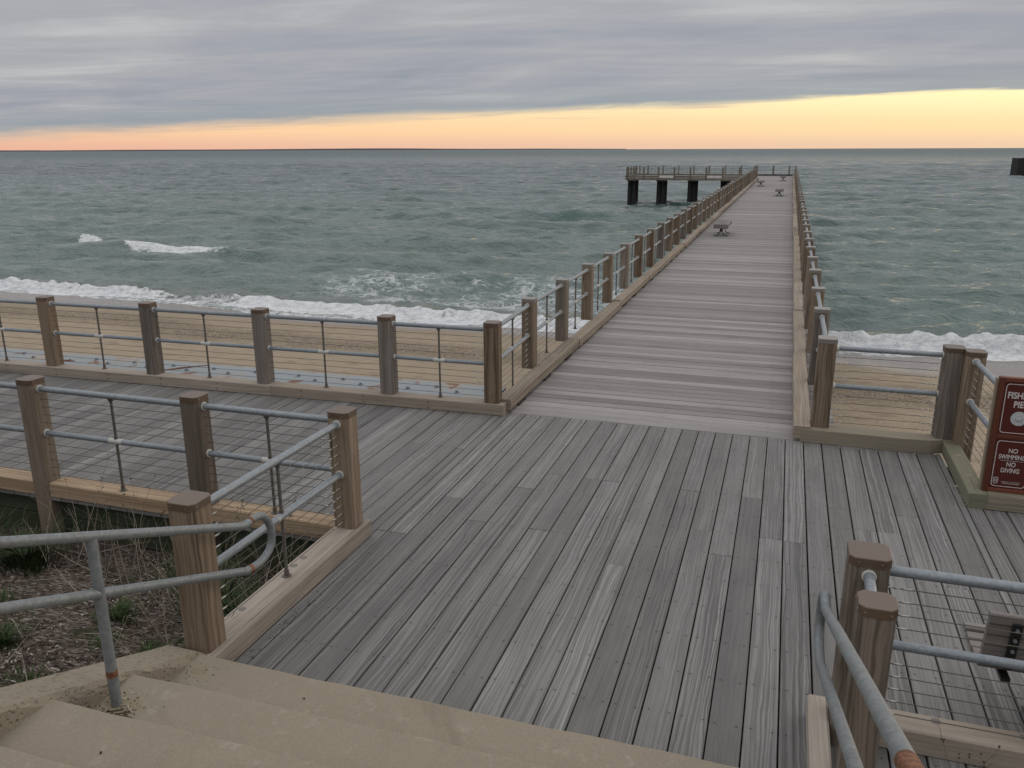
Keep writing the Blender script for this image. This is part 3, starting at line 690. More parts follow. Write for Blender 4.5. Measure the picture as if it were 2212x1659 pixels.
def run(parent, pts, mat='post_wood', mass=False, s=.182, balu=True, ends='ends', z0=ZC, ring=True, posts=True, simple=False, far=False, zposts=None):
    """posts at pts, pipes/cables/struts between"""
    n = len(pts)
    for i, (x, y) in enumerate(pts):
        rg = []
        for j in (i-1, i+1):
            if 0 <= j < n: dx, dy = pts[j][0]-x, pts[j][1]-y; L = math.hypot(dx, dy); rg.append((dx/L, dy/L))
        rg = [(round(a), round(b)) for a, b in rg]
        if posts and (not isinstance(posts, set) or i in posts):
            make_post(parent, x, y, zposts if zposts is not None else z0, s+(rnd_post.uniform(-.006, .006) if simple else 0), mat[i % len(mat)] if isinstance(mat, list) else mat, rg if ring else (), simple, rot=rnd_post.uniform(-.035, .035) if simple else 0.0, top=ZPT+(rnd_post.uniform(-.018, .018) if simple else 0))
    big = MB()
    for i in range(n-1):
        (x0, y0), (x1, y1) = pts[i], pts[i+1]; L = math.hypot(x1-x0, y1-y0); d = ((x1-x0)/L, (y1-y0)/L); e = s/2-.004
        a = (x0+d[0]*e, y0+d[1]*e); b = (x1-d[0]*e, y1-d[1]*e)
        if not far:
            pipe(parent, 'top_rail', (*a, ZTOP), (*b, ZTOP)); pipe(parent, 'mid_rail', (*a, ZMID), (*b, ZMID), .0255)
            if simple:
                q = cable_set(parent, a, b, one=True)
                for f in q.f: big.poly([q.v[k] for k in f], None, (.5, .5, .5), True)
            else: cable_set(parent, a, b, (ends == 'all' or (ends == 'ends' and i == 0) or ends == 'first' and i == 0, ends == 'all' or (ends in ('ends', 'last') and i == n-2)))
            if balu: baluster(parent, (x0+x1)/2, (y0+y1)/2, (*d, 0), z0)
    if big.f: tag(big.build('cables', 'cable_steel', parent, (pts[0][0], pts[0][1], .5)), kind='stuff')
WM = ['post_wood', 'grey_post_wood', 'post_wood']
def curb(parent, x0, x1, y0, y1, mat, z0=0.001, z1=ZC, name='curb_timber', rotpts=None):
    mb = MB(); mb.box(x0, x1, y0, y1, z0, z1, None, .008); return mb.build(name, mat, parent, ((x0+x1)/2, (y0+y1)/2, 0))
def dots(parent, name, pts, r, mat, h=.002):
    for p in pts: mb = MB(); p = Vector(p); mb.tube([p, p+Vector((0, 0, h))], r, 14); mb.build(name, mat, parent, p)

# seaward railing on the left of the walkway
fr = thing('cable_railing', 'grey pipe and cable railing on the seaward edge of the left boardwalk', 'railing', (-6, 9, 0))
FX = [-13.3, -11.55, -9.80, -8.09, -6.36, -4.585, -3.21]
fy = lambda x: 8.915+.028*(x+9.8)
run(fr, [(x, fy(x)+.0) for x in FX[:-1]]+[(FX[-1], 9.09)], ['grey_post_wood', 'post_wood', 'post_wood', 'grey_post_wood', 'grey_post_wood', 'grey_post_wood', 'post_wood'], ends='last')
for a, b in ((-15.5, -11.0), (-11.0, -6.22), (-6.22, -3.04)):
    mb = MB(); ya, yb_ = 8.885+.028*(a+9.8)-.10, 8.885+.028*(b+9.8)-.10
    mb.beam((a+.002, ya+.10, .071), (b-.002, yb_+.10, .071), rect(.20, .138, .008), (0, 1, 0)); cb = mb.build('curb_timber', 'curb_wood', fr, ((a+b)/2, ya, 0))
    k = a+.45
    while k < b-.1:     # rusty bolt heads on the inner face
        yk = 8.885+.028*(k+9.8)-.10
        for z in (.035, .105): mb = MB(); mb.tube([(k, yk+.002, z), (k, yk-.004, z)], .010, 8); mb.build('bolt_head', 'rust', cb, (k, yk, z))
        k += .88
# pier railings
pl_ = thing('cable_railing', 'long pipe and cable railing along the left side of the pier', 'railing', (-3.2, 50, 0))
pyL = [9.09+.0]+[10.80+1.785*k for k in range(46)]
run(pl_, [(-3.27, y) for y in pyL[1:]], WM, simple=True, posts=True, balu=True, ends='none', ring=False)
# first span from the corner post
pipe(pl_, 'top_rail', (-3.21, 9.18, ZTOP), (-3.26, 10.71, ZTOP)); pipe(pl_, 'mid_rail', (-3.21, 9.18, ZMID), (-3.26, 10.71, ZMID), .0255)
cable_set(pl_, (-3.21, 9.18), (-3.26, 10.71), (False, True)); baluster(pl_, -3.24, 9.95, (0, 1, 0), .0)
mb = MB()
for i, y in enumerate(pyL[1:]):
    for s_ in (-1, 1):
        for z in (ZTOP, ZMID): mb.tube([(-3.27, y+s_*.093, z), (-3.27, y+s_*.104, z)], .0355, 10)
tag(mb.build('pipe_collars', 'white_plastic', pl_, (-3.27, 50, .6)), kind='stuff')
pr_ = thing('cable_railing', 'long pipe and cable railing along the right side of the pier', 'railing', (.55, 50, 0))
pyR = [9.30+1.80*k for k in range(51)]
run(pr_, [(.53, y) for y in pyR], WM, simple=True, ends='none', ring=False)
mb = MB()
for y in pyR:
    for s_ in (-1, 1):
        for z in (ZTOP, ZMID):
            if y > 9.4 or s_ > 0: mb.tube([(.53, y+s_*.093, z), (.53, y+s_*.104, z)], .0355, 10)
tag(mb.build('pipe_collars', 'white_plastic', pr_, (.53, 50, .6)), kind='stuff')
# little shelf brackets on the pier curb far out
for k in range(5):
    pass
# pier end railing and T-head railings
pe = thing('cable_railing', 'short railing closing the far end of the pier', 'railing', (-1.4, 100.5, 0))
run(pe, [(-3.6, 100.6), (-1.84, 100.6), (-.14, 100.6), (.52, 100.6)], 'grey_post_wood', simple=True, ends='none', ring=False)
mb = MB(); mb.box(-3.5, .6, 100.42, 100.6, .03, .20, 'x', .01); mb.build('curb_timber', 'joist_wood', pe)
tn = thing('cable_railing', 'railing on the near edge of the landing platform out at sea', 'railing', (-10, 92.5, 0))
nx = [-16.9, -16.12, -15.1, -13.49, -11.8, -10.13, -8.46, -6.77, -5.06, -3.6]
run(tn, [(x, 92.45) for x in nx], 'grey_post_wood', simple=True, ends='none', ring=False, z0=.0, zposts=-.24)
mb = MB()
for i in range(len(nx)-1):
    if i in (3, 6): continue
    mb.box(nx[i]+.1, nx[i+1]-.1, 92.46, 92.62, .03, .20, 'x', .01)
mb.build('curb_timber', 'grey_post_wood', tn)
tf = thing('cable_railing', 'railing on the far edge of the landing platform out at sea', 'railing', (-10, 100.5, 0))
fx = [-17.5, -16.9, -15.92, -14.16, -12.37, -10.62, -8.89, -7.09, -5.33, -3.75]
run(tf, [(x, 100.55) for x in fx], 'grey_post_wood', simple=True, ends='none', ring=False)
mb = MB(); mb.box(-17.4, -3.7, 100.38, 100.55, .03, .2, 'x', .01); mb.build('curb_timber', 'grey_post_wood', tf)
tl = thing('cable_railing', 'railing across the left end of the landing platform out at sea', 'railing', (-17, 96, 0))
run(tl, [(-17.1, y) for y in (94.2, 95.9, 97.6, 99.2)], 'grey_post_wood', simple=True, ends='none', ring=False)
mb = MB(); mb.box(-17.18, -17.0, 92.7, 100.3, .03, .2, 'y', .01); mb.build('curb_timber', 'grey_post_wood', tl)
# landward railing of the left boardwalk
br = thing('cable_railing', 'grey pipe and cable railing on the landward edge of the left boardwalk', 'railing', (-6, 5.5, 0))
BX = [-11.6, -9.85, -8.1, -6.375, -4.61, -3.21]
mpts = [(x, 5.505) for x in BX]
run(br, mpts, ['post_wood', 'grey_post_wood', 'post_wood', 'post_wood', 'grey_post_wood', 'post_wood'], ends='last', zposts=-.62)
for a, b in zip(BX[:-1], BX[1:]): curb(br, a+.096, b-.096, 5.435, 5.62, 'tan_curb_wood')
# stair-side railing on the left
sr = thing('cable_railing', 'short pipe and cable railing beside the left end of the steps', 'railing', (-3.2, 4.6, 0))
pipe(sr, 'top_rail', (-3.21, 5.41, ZTOP), (-3.22, 3.80, ZTOP), .0275); pipe(sr, 'mid_rail', (-3.21, 5.41, ZMID), (-3.22, 3.80, ZMID), .0275)
cable_set(sr, (-3.21, 5.41), (-3.22, 3.80), (True, True)); baluster(sr, -3.215, 4.60, (0, -1, 0))
make_post(sr, -3.22, 3.705, -.25, .19, 'post_wood', [(0, 1)])
for z in (ZTOP, ZMID):
    mb = MB(); mb.tube([(-3.21, 5.412, z), (-3.21, 5.402, z)], .0355, 16); mb.build('pipe_collar', 'white_plastic', sr, (-3.21, 5.412, z))
c = curb(sr, -3.31, -3.115, 3.45, 5.44, 'curb_wood'); curb(sr, -3.113, -3.075, 3.45, 5.63, 'curb_wood', z1=.146)
dots(c, 'bolt_plug', [(-3.25, y, ZC+.0005) for y in (3.85, 4.12, 4.75, 4.88)], .026, 'bench_wood', .001)
# right hand side: corner at the pier, diagonal run, landward run
gr = thing('cable_railing', 'short railing between the two corner posts right of the pier entrance', 'railing', (1.1, 9.25, 0))
pipe(gr, 'top_rail', (.62, 9.30, ZTOP), (1.66, 9.30, ZTOP)); pipe(gr, 'mid_rail', (.62, 9.30, ZMID), (1.66, 9.30, ZMID))
cable_set(gr, (.62, 9.30), (1.66, 9.30), (True, True))
make_post(gr, 1.755, 9.30, ZC, .19, 'grey_post_wood', [(-1, 0)])
for z in (ZTOP, ZMID):
    mb = MB(); mb.tube([(.624, 9.3, z), (.65, 9.3, z)], .0355, 16); mb.build('pipe_collar', 'white_plastic', gr, (.624, 9.3, z))
mb = MB()     # curb with chamfered left end and worn rounded right end
prof = [(.272, 9.21), (.34, 9.105), (1.35, 9.085), (1.62, 9.105), (1.745, 9.16), (1.745, 9.33), (.272, 9.33)]
top = [Vector((x, y, .15)) for x, y in prof]; bot = [Vector((x, y, .004)) for x, y in prof]; tn_ = (.55, .2, .4)
mb.poly(top, [(p.x, p.y) for p in top], tn_)
for i in range(len(prof)):
    j = (i+1) % len(prof); mb.poly([bot[i], bot[j], top[j], top[i]], [(bot[i].x+bot[i].y, 0), (bot[j].x+bot[j].y, 0), (bot[j].x+bot[j].y, .15), (bot[i].x+bot[i].y, .15)], tn_)
c = mb.build('curb_timber', 'green_curb_wood', gr, (1, 9.2, 0)); dots(c, 'bolt_plug', [(.62, 9.20, .1505), (1.42, 9.20, .1505)], .022, 'sign_side_wood', .001)
dr = thing('cable_railing', 'railing running toward the red sign board at the right corner', 'railing', (1.9, 8.5, 0))
make_post(dr, 1.925, 9.16, -.3, .18, 'post_wood', [(0, -1)])
pipe(dr, 'top_rail', (1.92, 9.07, ZTOP), (1.95, 8.02, ZTOP), .0275); pipe(dr, 'mid_rail', (1.92, 9.07, ZMID), (1.95, 8.02, ZMID), .0275)
cable_set(dr, (1.92, 9.07), (1.95, 8.02), (True, False)); make_post(dr, 1.97, 7.985, .0, .13, 'post_wood')
for z in (ZTOP, ZMID):
    mb = MB(); mb.tube([(1.92, 9.071, z), (1.92, 9.058, z)], .0355, 16); mb.build('pipe_collar', 'white_plastic', dr, (1.92, 9.071, z))
c = curb(dr, 1.745, 1.90, 7.735, 9.20, 'mossy_curb_wood'); dots(c, 'bolt_plug', [(1.82, 8.75, ZC+.0005), (1.82, 8.2, ZC+.0005)], .024, 'sign_side_wood', .001)
c = curb(dr, 1.90, 7.5, 7.735, 7.92, 'green_curb_wood', name='curb_timber')
rb = thing('cable_railing', 'grey pipe and cable railing at the bottom right beside the steps', 'railing', (2, 4.2, 0))
make_post(rb, .54, 4.20, -.6, .195, 'grey_post_wood', [(0, -1)])
run(rb, [(.54, 4.20), (2.3, 4.20), (4.05, 4.20), (5.8, 4.20)], 'grey_post_wood', posts={1, 2, 3}, ends='first', zposts=-.6, ring=False)
c = curb(rb, .635, 7.5, 4.165, 4.335, 'curb_wood'); dots(c, 'bolt_plug', [(.98, 4.29, ZC+.0005), (1.4, 4.29, ZC+.0005)], .025, 'bench_wood', .001)
make_post(rb, .533, 3.69, -.4, .158, 'grey_post_wood', [])
pipe(rb, 'top_rail', (.54, 4.10, ZTOP), (.535, 3.77, ZTOP)); pipe(rb, 'mid_rail', (.54, 4.10, ZMID), (.535, 3.77, ZMID))
mb = MB(); mb.beam((.385, 2.9, .07), (.385, 4.33, .07), rect(.105, .138, .012), (1, 0, 0)); mb.build('curb_timber', 'curb_wood', rb, (.385, 3.6, 0))

# ================================================================ STEPS
st = thing('concrete_steps', 'broad worn tan concrete steps descending to the boardwalk', 'steps', (-1.3, 2, 0))
XL, XR = -3.12, .34; SK = .006
mb = MB(); prof = [(3.52, -.3)]
for k in range(9):
    yk = 3.52-.5*k; zt = .2*(k+1); r_ = .022
    prof += [(yk, zt-r_)]+[(yk-r_+r_*math.cos(a), zt-r_+r_*math.sin(a)) for a in (math.pi/6, math.pi/3, math.pi/2)]+[(yk-.5, zt)]
prof += [(-1.0, -.3)]
N = 60
xsn = np.linspace(XL, XR, N+1)
for i in range(N):
    xa, xb = float(xsn[i]), float(xsn[i+1])
    for j in range(len(prof)-1):
        (ya, za), (yb2, zb) = prof[j], prof[j+1]
        def wob(x, y): return .018+SK*(x-XL)+.0035*math.sin(x*5.1+y*3)+.0025*math.sin(x*13.7+y*7)
        mb.poly([(xa, ya+wob(xa, ya), za), (xa, yb2+wob(xa, yb2), zb), (xb, yb2+wob(xb, yb2), zb), (xb, ya+wob(xb, ya), za)], smooth=True)
s_ = mb.build('treads', 'concrete', st)
def prism_poly(mb, prof, x0, x1):
    a = [Vector((x0, y, z)) for y, z in prof]; b = [Vector((x1, y, z)) for y, z in prof]; n = len(prof)
    mb.poly(a); mb.poly(b[::-1])
    for i in range(n): j = (i+1) % n; mb.poly([a[j], a[i], b[i], b[j]])
# cheek wall, top follows the steps; irregular spalled edges
mb = MB(); rr = random.Random(2); ny = 74; ys_ = [3.60-5.0*i/ny for i in range(ny+1)]
def wt(y): return .225+.415*(3.49-y) if y < 3.5 else .225-.42*(y-3.5)-.6*max(0, y-3.56)
secs = []
for y in ys_:
    z = wt(y); j = lambda a: rr.uniform(-a, a); ye = y
    secs.append([(-3.118+j(.003), ye, -.3), (-3.118+j(.006), ye, z-.055+j(.012)), (-3.124+j(.006), ye+j(.004), z-.03+j(.008)), (-3.145+j(.008), ye, z-.006+j(.004)), (-3.18, ye, z), (-3.36, ye, z), (-3.385, ye, z-.02), (-3.385, ye, -.5)])
verts = [p for s1 in secs for p in s1]; K = 8; faces = []
for i in range(ny):
    for k in range(K-1): faces.append((i*K+k, i*K+k+1, (i+1)*K+k+1, (i+1)*K+k))
mb.shared(verts, faces, [[(0, 0)]*4 for _ in faces], (.5, .5, .5), False); mb.poly([secs[0][k] for k in range(K)])
mb.build('cheek_wall', 'worn_concrete', st)
mb = MB(); prism_poly(mb, [(3.6, -.5), (3.6, .10)]+[(y, wt(y)-.02) for y in (3.3, 2.5, 1.5, .5, -1)]+[(-1, -.5)], .46, .70); mb.build('cheek_wall', 'worn_concrete', st)

# handrails with returned ends
def handrail(label, x, dy, dz, rings, posts, r=.0255):
    hr = thing('handrail', label, 'handrail', (x, 3.0, .4))
    up = lambda y: .875+dz+.410*(3.91+dy-y); lo = lambda y: .575+dz+.410*(3.90+dy-y)
    mb = MB(); mb.tube([(x, y, up(y)) for y in (-.6, 1.2, 2.6, 3.5+dy, 3.91+dy)], r, 14); mb.build('upper_rail', 'galvanised_dull', hr, (x, 2, 1.5))
    mb = MB(); mb.tube([(x, y, lo(y)) for y in (-.6, 1.2, 2.6, 3.5+dy, 3.90+dy)], r, 14); mb.build('lower_rail', 'galvanised_dull', hr, (x, 2, 1.1))
    pts = [(3.91, .875), (3.967, .872), (4.02, .878), (4.075, .870), (4.125, .845), (4.165, .800), (4.188, .745), (4.196, .690), (4.187, .640), (4.155, .598), (4.105, .572), (4.04, .560), (3.97, .564), (3.90, .575)]
    path = [(x, y+dy, z+dz) for y, z in pts]; mb = MB(); mb.tube(path, r, 16); lp = mb.build('return_loop', 'galvanised_dull', hr, (x, 4.1+dy, .7))
    if rings:
        for a, b in ((1, 2), (12, 13)):
            mb = MB(); A_, B_ = Vector(path[a]), Vector(path[b]); mb.tube([A_.lerp(B_, .2), A_.lerp(B_, .62)], r+.0010, 16); mb.build('rust_ring', 'rust', lp, path[a])
    for yp, zb in posts:
        mb = MB(); mb.tube([(x, yp, zb-.02), (x, yp, up(yp)-.01)], r+.001, 16); p = mb.build('post', 'galvanised_dull', hr, (x, yp, zb))
        mb = MB(); mb.tube([(x, yp, zb+.17), (x, yp, zb+.205)], r+.0022, 16); mb.build('rust_ring', 'rust', p, (x, yp, zb+.2))
    return hr, up
hl, _u = handrail('galvanised two pipe handrail with a looped end at the left of the steps', -3.02, 0, 0, True, [(2.79, .4), (1.1, 1.0), (-.4, 1.6)])
hr, up_ = handrail('galvanised two pipe handrail with a looped end at the right of the steps', .35, .085, -.01, False, [(.9, 1.2), (-.5, 1.8)])
mb = MB(); mb.tube([(.35, 1.72, up_(1.72)), (.35, 1.3, up_(1.3))], .0268, 16); mb.build('rust_ring', 'rust', hr, (.35, 1.6, 1.8))

# ================================================================ SEAWALL CAP
sw = thing('seawall_cap', 'pale blue steel seawall cap with bolts and rust stains beyond the left railing', 'seawall', (-8, 9.9, -.2))
mb = MB(); mb.beam((-16, 9.62, -.11), (-3.5, 9.96, -.11), rect(1.05, .03, 0), (0, 1, 0)); mb.build('cap_plate', 'painted_steel', sw, (-9, 9.8, -.11))
mb = MB(); mb.beam((-16, 10.12, -.9), (-3.5, 10.46, -.9), rect(.03, 1.39, 0), (0, 1, 0)); mb.build('wall_face', 'painted_steel', sw, (-9, 10.2, -.9))
for k in range(34):
    mb = MB()
    x = -15.6+k*.36; y = 9.62+(x+16)*.0272+(.28 if k % 2 else .12)
    mb.tube([(x, y, -.095), (x, y, -.085)], .035, 8); mb.tube([(x, y, -.085), (x, y, -.065)], .02, 6); mb.build('bolt', 'galvanised', sw, (x, y, -.17))
mb = MB()
for (x, y, a, L) in ((-8.55, 10.0, .8, .8), (-5.9, 9.75, .1, .9), (-7.0, 9.9, .3, .22), (-6.7, 9.75, .2, .15), (-10.6, 9.85, .2, .3)):
    d = Vector((math.cos(a), math.sin(a), 0)); p = Vector((x, y, -.092)); mb.tube([p-d*L/2, p, p+d*L/2], [.005, .02, .006], 6)
mb.build('rust_streak', 'rust', sw, (-8, 9.9, -.17))

# ================================================================ SIGN
sg = thing('notice_board', 'dark red framed fishing pier notice board standing on the curb at right', 'sign', (2.055, 7.86, .14))
sx0, sx1, sz0, sz1, syf = 1.862, 2.248, .142, 1.192, 7.83
mb = MB()
mb.box(sx0, 1.905, syf, syf+.06, sz0, sz1, 'z', .004); mb.box(2.205, sx1, syf, syf+.06, sz0, sz1, 'z', .004)
mb.box(1.906, 2.204, syf+.002, syf+.058, sz0, sz0+.035, 'x', .003); mb.box(1.906, 2.204, syf+.002, syf+.058, sz1-.035, sz1, 'x', .003); mb.box(1.906, 2.204, syf+.003, syf+.058, .640, .678, 'x', .003)
mb.build('frame', 'sign_wood', sg, (2.05, 7.86, .6))
mb = MB(); mb.box(sx0-.016, sx0-.001, syf+.03, syf+.09, sz0, sz1-.02, 'z'); mb.box(sx0+.02, sx1-.02, syf+.061, syf+.085, sz0, sz1-.03, 'z'); mb.build('backing_board', 'sign_side_wood', sg, (2.05, 7.9, .6))
def rounded(x0, x1, z0, z1, r, n=6):
    pts = []
    for cx_, cz_, a0 in ((x1-r, z1-r, 0), (x0+r, z1-r, 90), (x0+r, z0+r, 180), (x1-r, z0+r, 270)):
        for k in range(n+1): a = math.radians(a0+90*k/n); pts.append((cx_+r*math.cos(a), cz_+r*math.sin(a)))
    return pts
def panel(z0, z1):
    mb = MB(); x0, x1 = 1.907, 2.203; y = syf+.012
    mb.box(x0, x1, y, y+.02, z0, z1, 'z'); p = mb.build('panel', 'sign_red', sg, (2.05, y, z0))
    mb = MB(); o_ = rounded(x0+.014, x1-.014, z0+.016, z1-.016, .030); i_ = rounded(x0+.0205, x1-.0205, z0+.0225, z1-.0225, .024); n = len(o_)
    for k in range(n):
        j = (k+1) % n; mb.poly([(o_[k][0], y-.0015, o_[k][1]), (o_[j][0], y-.0015, o_[j][1]), (i_[j][0], y-.0015, i_[j][1]), (i_[k][0], y-.0015, i_[k][1])])
    mb.build('border_line', 'sign_white', p, (2.05, y, z0)); return p, y-.0018
def text(parent, body, x, z, y, size, mat='sign_white', sx=1.0, off=.0, name='lettering', align='CENTER'):
    cu = bpy.data.curves.new(name, 'FONT'); cu.body = body; cu.size = size; cu.align_x = align; cu.align_y = 'CENTER'; cu.offset = off; cu.extrude = .0006
    tmp = bpy.data.objects.new('tmp', cu); COL.objects.link(tmp); dg = bpy.context.evaluated_depsgraph_get()
    me = bpy.data.meshes.new_from_object(tmp.evaluated_get(dg)); bpy.data.objects.remove(tmp); me.name = name
    me.transform(Matrix(((sx, 0, 0, 0), (0, 0, -1, 0), (0, 1, 0, 0), (0, 0, 0, 1)))); me.materials.clear(); me.materials.append(M[mat])
    ob = bpy.data.objects.new(name, me); COL.objects.link(ob); ob.parent = parent; w = Vector((x, y, z)); q = parent
    while q is not None: w = w-q.location; q = q.parent
    ob.location = w; return ob
p1, yt_ = panel(.679, 1.156)
text(p1, 'FISHING', 2.055, 1.035, yt_, .078, sx=.80, off=.0022); text(p1, 'PIER', 2.055, .955, yt_, .078, sx=.80, off=.0022)
p2, yt_ = panel(.178, .639)
text(p2, 'NO', 2.055, .532, yt_, .058, sx=.80, off=.0012); text(p2, 'SWIMMING', 2.055, .474, yt_, .058, sx=.72, off=.0012)
mb = MB(); mb.box(1.965, 2.145, yt_-.0003, yt_+.001, .4395, .4425, 'x'); mb.build('divider_line', 'sign_white', p2, (2.055, yt_, .44))
text(p2, 'NO', 2.055, .405, yt_, .058, sx=.80, off=.0012); text(p2, 'DIVING', 2.055, .348, yt_, .058, sx=.76, off=.0012)
text(p2, 'COMMONWEALTH OF MASSACHUSETTS', 2.075, .243, yt_, .0105, sx=.8); text(p2, 'FISHING & BOATING ACCESS', 2.075, .228, yt_, .0125, sx=.8, off=.0003)
# small shield
mb = MB(); sh = [(-.021, .03), (.021, .03), (.025, .02), (.025, -.015), (.015, -.027), (0, -.033), (-.015, -.027), (-.025, -.015), (-.025, .02)]
cxs, czs = 1.955, .250
mb.poly([(cxs+a*.8, yt_-.0002, czs+b) for a, b in sh]); e_ = mb.build('shield', 'sign_white', p2, (cxs, yt_, czs))
mb = MB(); mb.poly([(cxs+a*.62, yt_-.0006, czs+b*.80) for a, b in sh]); mb.build('shield_field', 'sign_red', e_, (cxs, yt_, czs))
mb = MB(); 
for a, b in ((-.007, .008), (.006, .008), (-.007, -.006), (.006, -.006)): mb.poly([(cxs+a-.0045, yt_-.001, czs+b-.005), (cxs+a+.0045, yt_-.001, czs+b-.005), (cxs+a+.0045, yt_-.001, czs+b+.005), (cxs+a-.0045, yt_-.001, czs+b+.005)])
mb.build('shield_marks', 'sign_white', e_, (cxs, yt_, czs))
# round seal
def disc(mb, cx_, cz_, y, r0, r1, a0=0, a1=360, n=40):
    for k in range(n):
        a, b = math.radians(a0+(a1-a0)*k/n), math.radians(a0+(a1-a0)*(k+1)/n)
        mb.poly([(cx_+r0*math.cos(a), y, cz_+r0*math.sin(a)), (cx_+r1*math.cos(a), y, cz_+r1*math.sin(a)), (cx_+r1*math.cos(b), y, cz_+r1*math.sin(b)), (cx_+r0*math.cos(b), y, cz_+r0*math.sin(b))])
yt1 = syf+.0102; mb = MB(); cxs, czs = 2.055, .832; disc(mb, cxs, czs, yt1-.0003, 0, .064); e_ = mb.build('seal', 'emblem_white', p1, (cxs, yt1, czs))
mb = MB(); disc(mb, cxs, czs, yt1-.0008, .047, .0495); disc(mb, cxs, czs, yt1-.0008, .020, .036, 180, 360, 20); disc(mb, cxs, czs, yt1-.0008, .024, .027, 0, 180, 16)
for a in range(0, 360, 30): disc(mb, cxs, czs, yt1-.0008, .053, .059, a, a+9, 2)
mb.poly([(cxs-.01, yt1-.0012, czs-.01), (cxs+.01, yt1-.0012, czs-.01), (cxs+.01, yt1-.0012, czs-.03), (cxs-.01, yt1-.0012, czs-.03)]); mb.build('seal_drawing', 'emblem_grey', e_, (cxs, yt1, czs))

# ================================================================ BENCHES
def backless(loc, label):
    b = thing('bench', label, 'bench', loc, 'slatted backless benches along the pier'); x, y, _ = loc
    for i in range(8):
        mb = MB(); xx = x-.25+.0625*(i+.5); mb.box(xx-.026, xx+.026, y-.87, y+.87, .33, .445, 'y', .006); mb.build('slat', 'bench_wood', b, (xx, y, .4))
    for s1 in (-1, 1):
        mb = MB(); mb.box(x-.26, x+.26, y+s1*.9-.025, y+s1*.9+.025, .300, .447, 'x', .006); mb.build('end_board', 'bench_wood', b, (x, y+s1*.9, .4))
        yy = y+s1*.55; mb = MB(); mb.box(x-.12, x+.12, yy-.03, yy+.03, .295, .328, 'x'); mb.box(x-.05, x+.05, yy-.03, yy+.03, .16, .294, 'z')
        for q in (-1, 1):
            path = [(x+q*.03, yy, .26), (x+q*.05, yy, .15), (x+q*.09, yy, .06), (x+q*.15, yy, .018), (x+q*.25, yy, .014)]; mb.tube(path, .014, 8)
        mb.build('leg', 'black_metal', b, (x, yy, .1))
    return b
backless((-2.22, 31.95, 0), 'nearest slatted backless bench, alone on the left side of the pier')
backless((-.59, 59.3, 0), 'backless bench on the right side of the pier, nearer of the right pair')
backless((-2.26, 73.8, 0), 'small distant backless bench at the left edge of the pier deck')
backless((-.62, 86.2, 0), 'farthest backless bench, near the right end of the pier')
bb = thing('bench', 'grey slatted bench with a back seen from behind through the bottom right railing', 'bench', (1.9, 4.65, 0))
x0, x1 = 1.175, 3.0
for i, (y, z) in enumerate(((4.50, .425), (4.585, .412), (4.67, .405), (4.755, .408), (4.845, .418))):
    mb = MB(); mb.box(x0, x1, y-.034, y+.034, z-.02, z+.02, 'x', .006, tone=(.75, .4, .3)); mb.build('seat_slat', 'bench_wood', bb, (2, y, z))
for i in range(5):
    z = .468+.068*i; y = 4.455-.012*i
    mb = MB(); mb.beam((x0-.0, y, z), (x1, y, z), rect(.036, .061, .006), (0, 1, .0), (.35, .4, .3)); mb.build('back_slat', 'bench_wood', bb, (2, y, z))
for xs_ in (1.305, 2.75):
    mb = MB(); mb.beam((xs_, 4.428, .44), (xs_, 4.378, .735), rect(.045, .012), (1, 0, 0)); mb.beam((xs_, 4.42, .375), (xs_, 4.87, .375), rect(.045, .02), (1, 0, 0))
    bk = mb.build('bracket', 'black_metal', bb, (xs_, 4.4, .6))
    for z in (.50, .565, .635, .70): y = 4.428-.17*(z-.44)-.004; mb = MB(); mb.tube([(xs_, y+.01, z), (xs_, y-.012, z)], .010, 8); mb.build('bolt', 'galvanised', bk, (xs_, 4.4, z))
    lx = xs_+.30; mb = MB(); mb.box(lx-.04, lx+.04, 4.62, 4.70, .01, .36, 'z', .01); mb.box(lx-.09, lx+.09, 4.54, 4.78, .002, .012, 'y'); mb.build('leg', 'black_metal', bb, (xs_, 4.66, 0))

# ================================================================ CAISSON at the right edge of the sea
ca = thing('mooring_caisson', 'black sheet piled block standing in the sea at the right edge', 'caisson', (48, 206, -3))
mb = MB(); pts = []
for k in range(34):
    a = k/34*2*math.pi; ex = 3.9*max(-1, min(1, 1.25*math.cos(a))); ey = 4.0*max(-1, min(1, 1.25*math.sin(a))); q = .12*(k % 2); pts.append((49.4+ex*(1-q/4), 208+ey*(1-q/4)))
for i in range(len(pts)):
    j = (i+1) % len(pts); a, b = pts[i], pts[j]; mb.poly([(*a, -5), (*b, -5), (*b, .75), (*a, .75)])
mb.poly([(*p, .75) for p in pts]); mb.build('sheet_piling', 'caisson', ca, (49, 208, -3))
mb = MB(); mb.tube([(47.4, 204.6, .75), (47.4, 204.6, 2.0)], .10, 8); mb.tube([(48.3, 204.6, .75), (48.3, 204.6, 2.0)], .10, 8); mb.tube([(47.4, 204.6, 1.9), (48.3, 204.6, 1.9)], .08, 8); mb.box(46.4, 47.1, 204.4, 205, .76, .98, 'x'); mb.build('ladder_post', 'caisson', ca, (46, 204.6, 1))

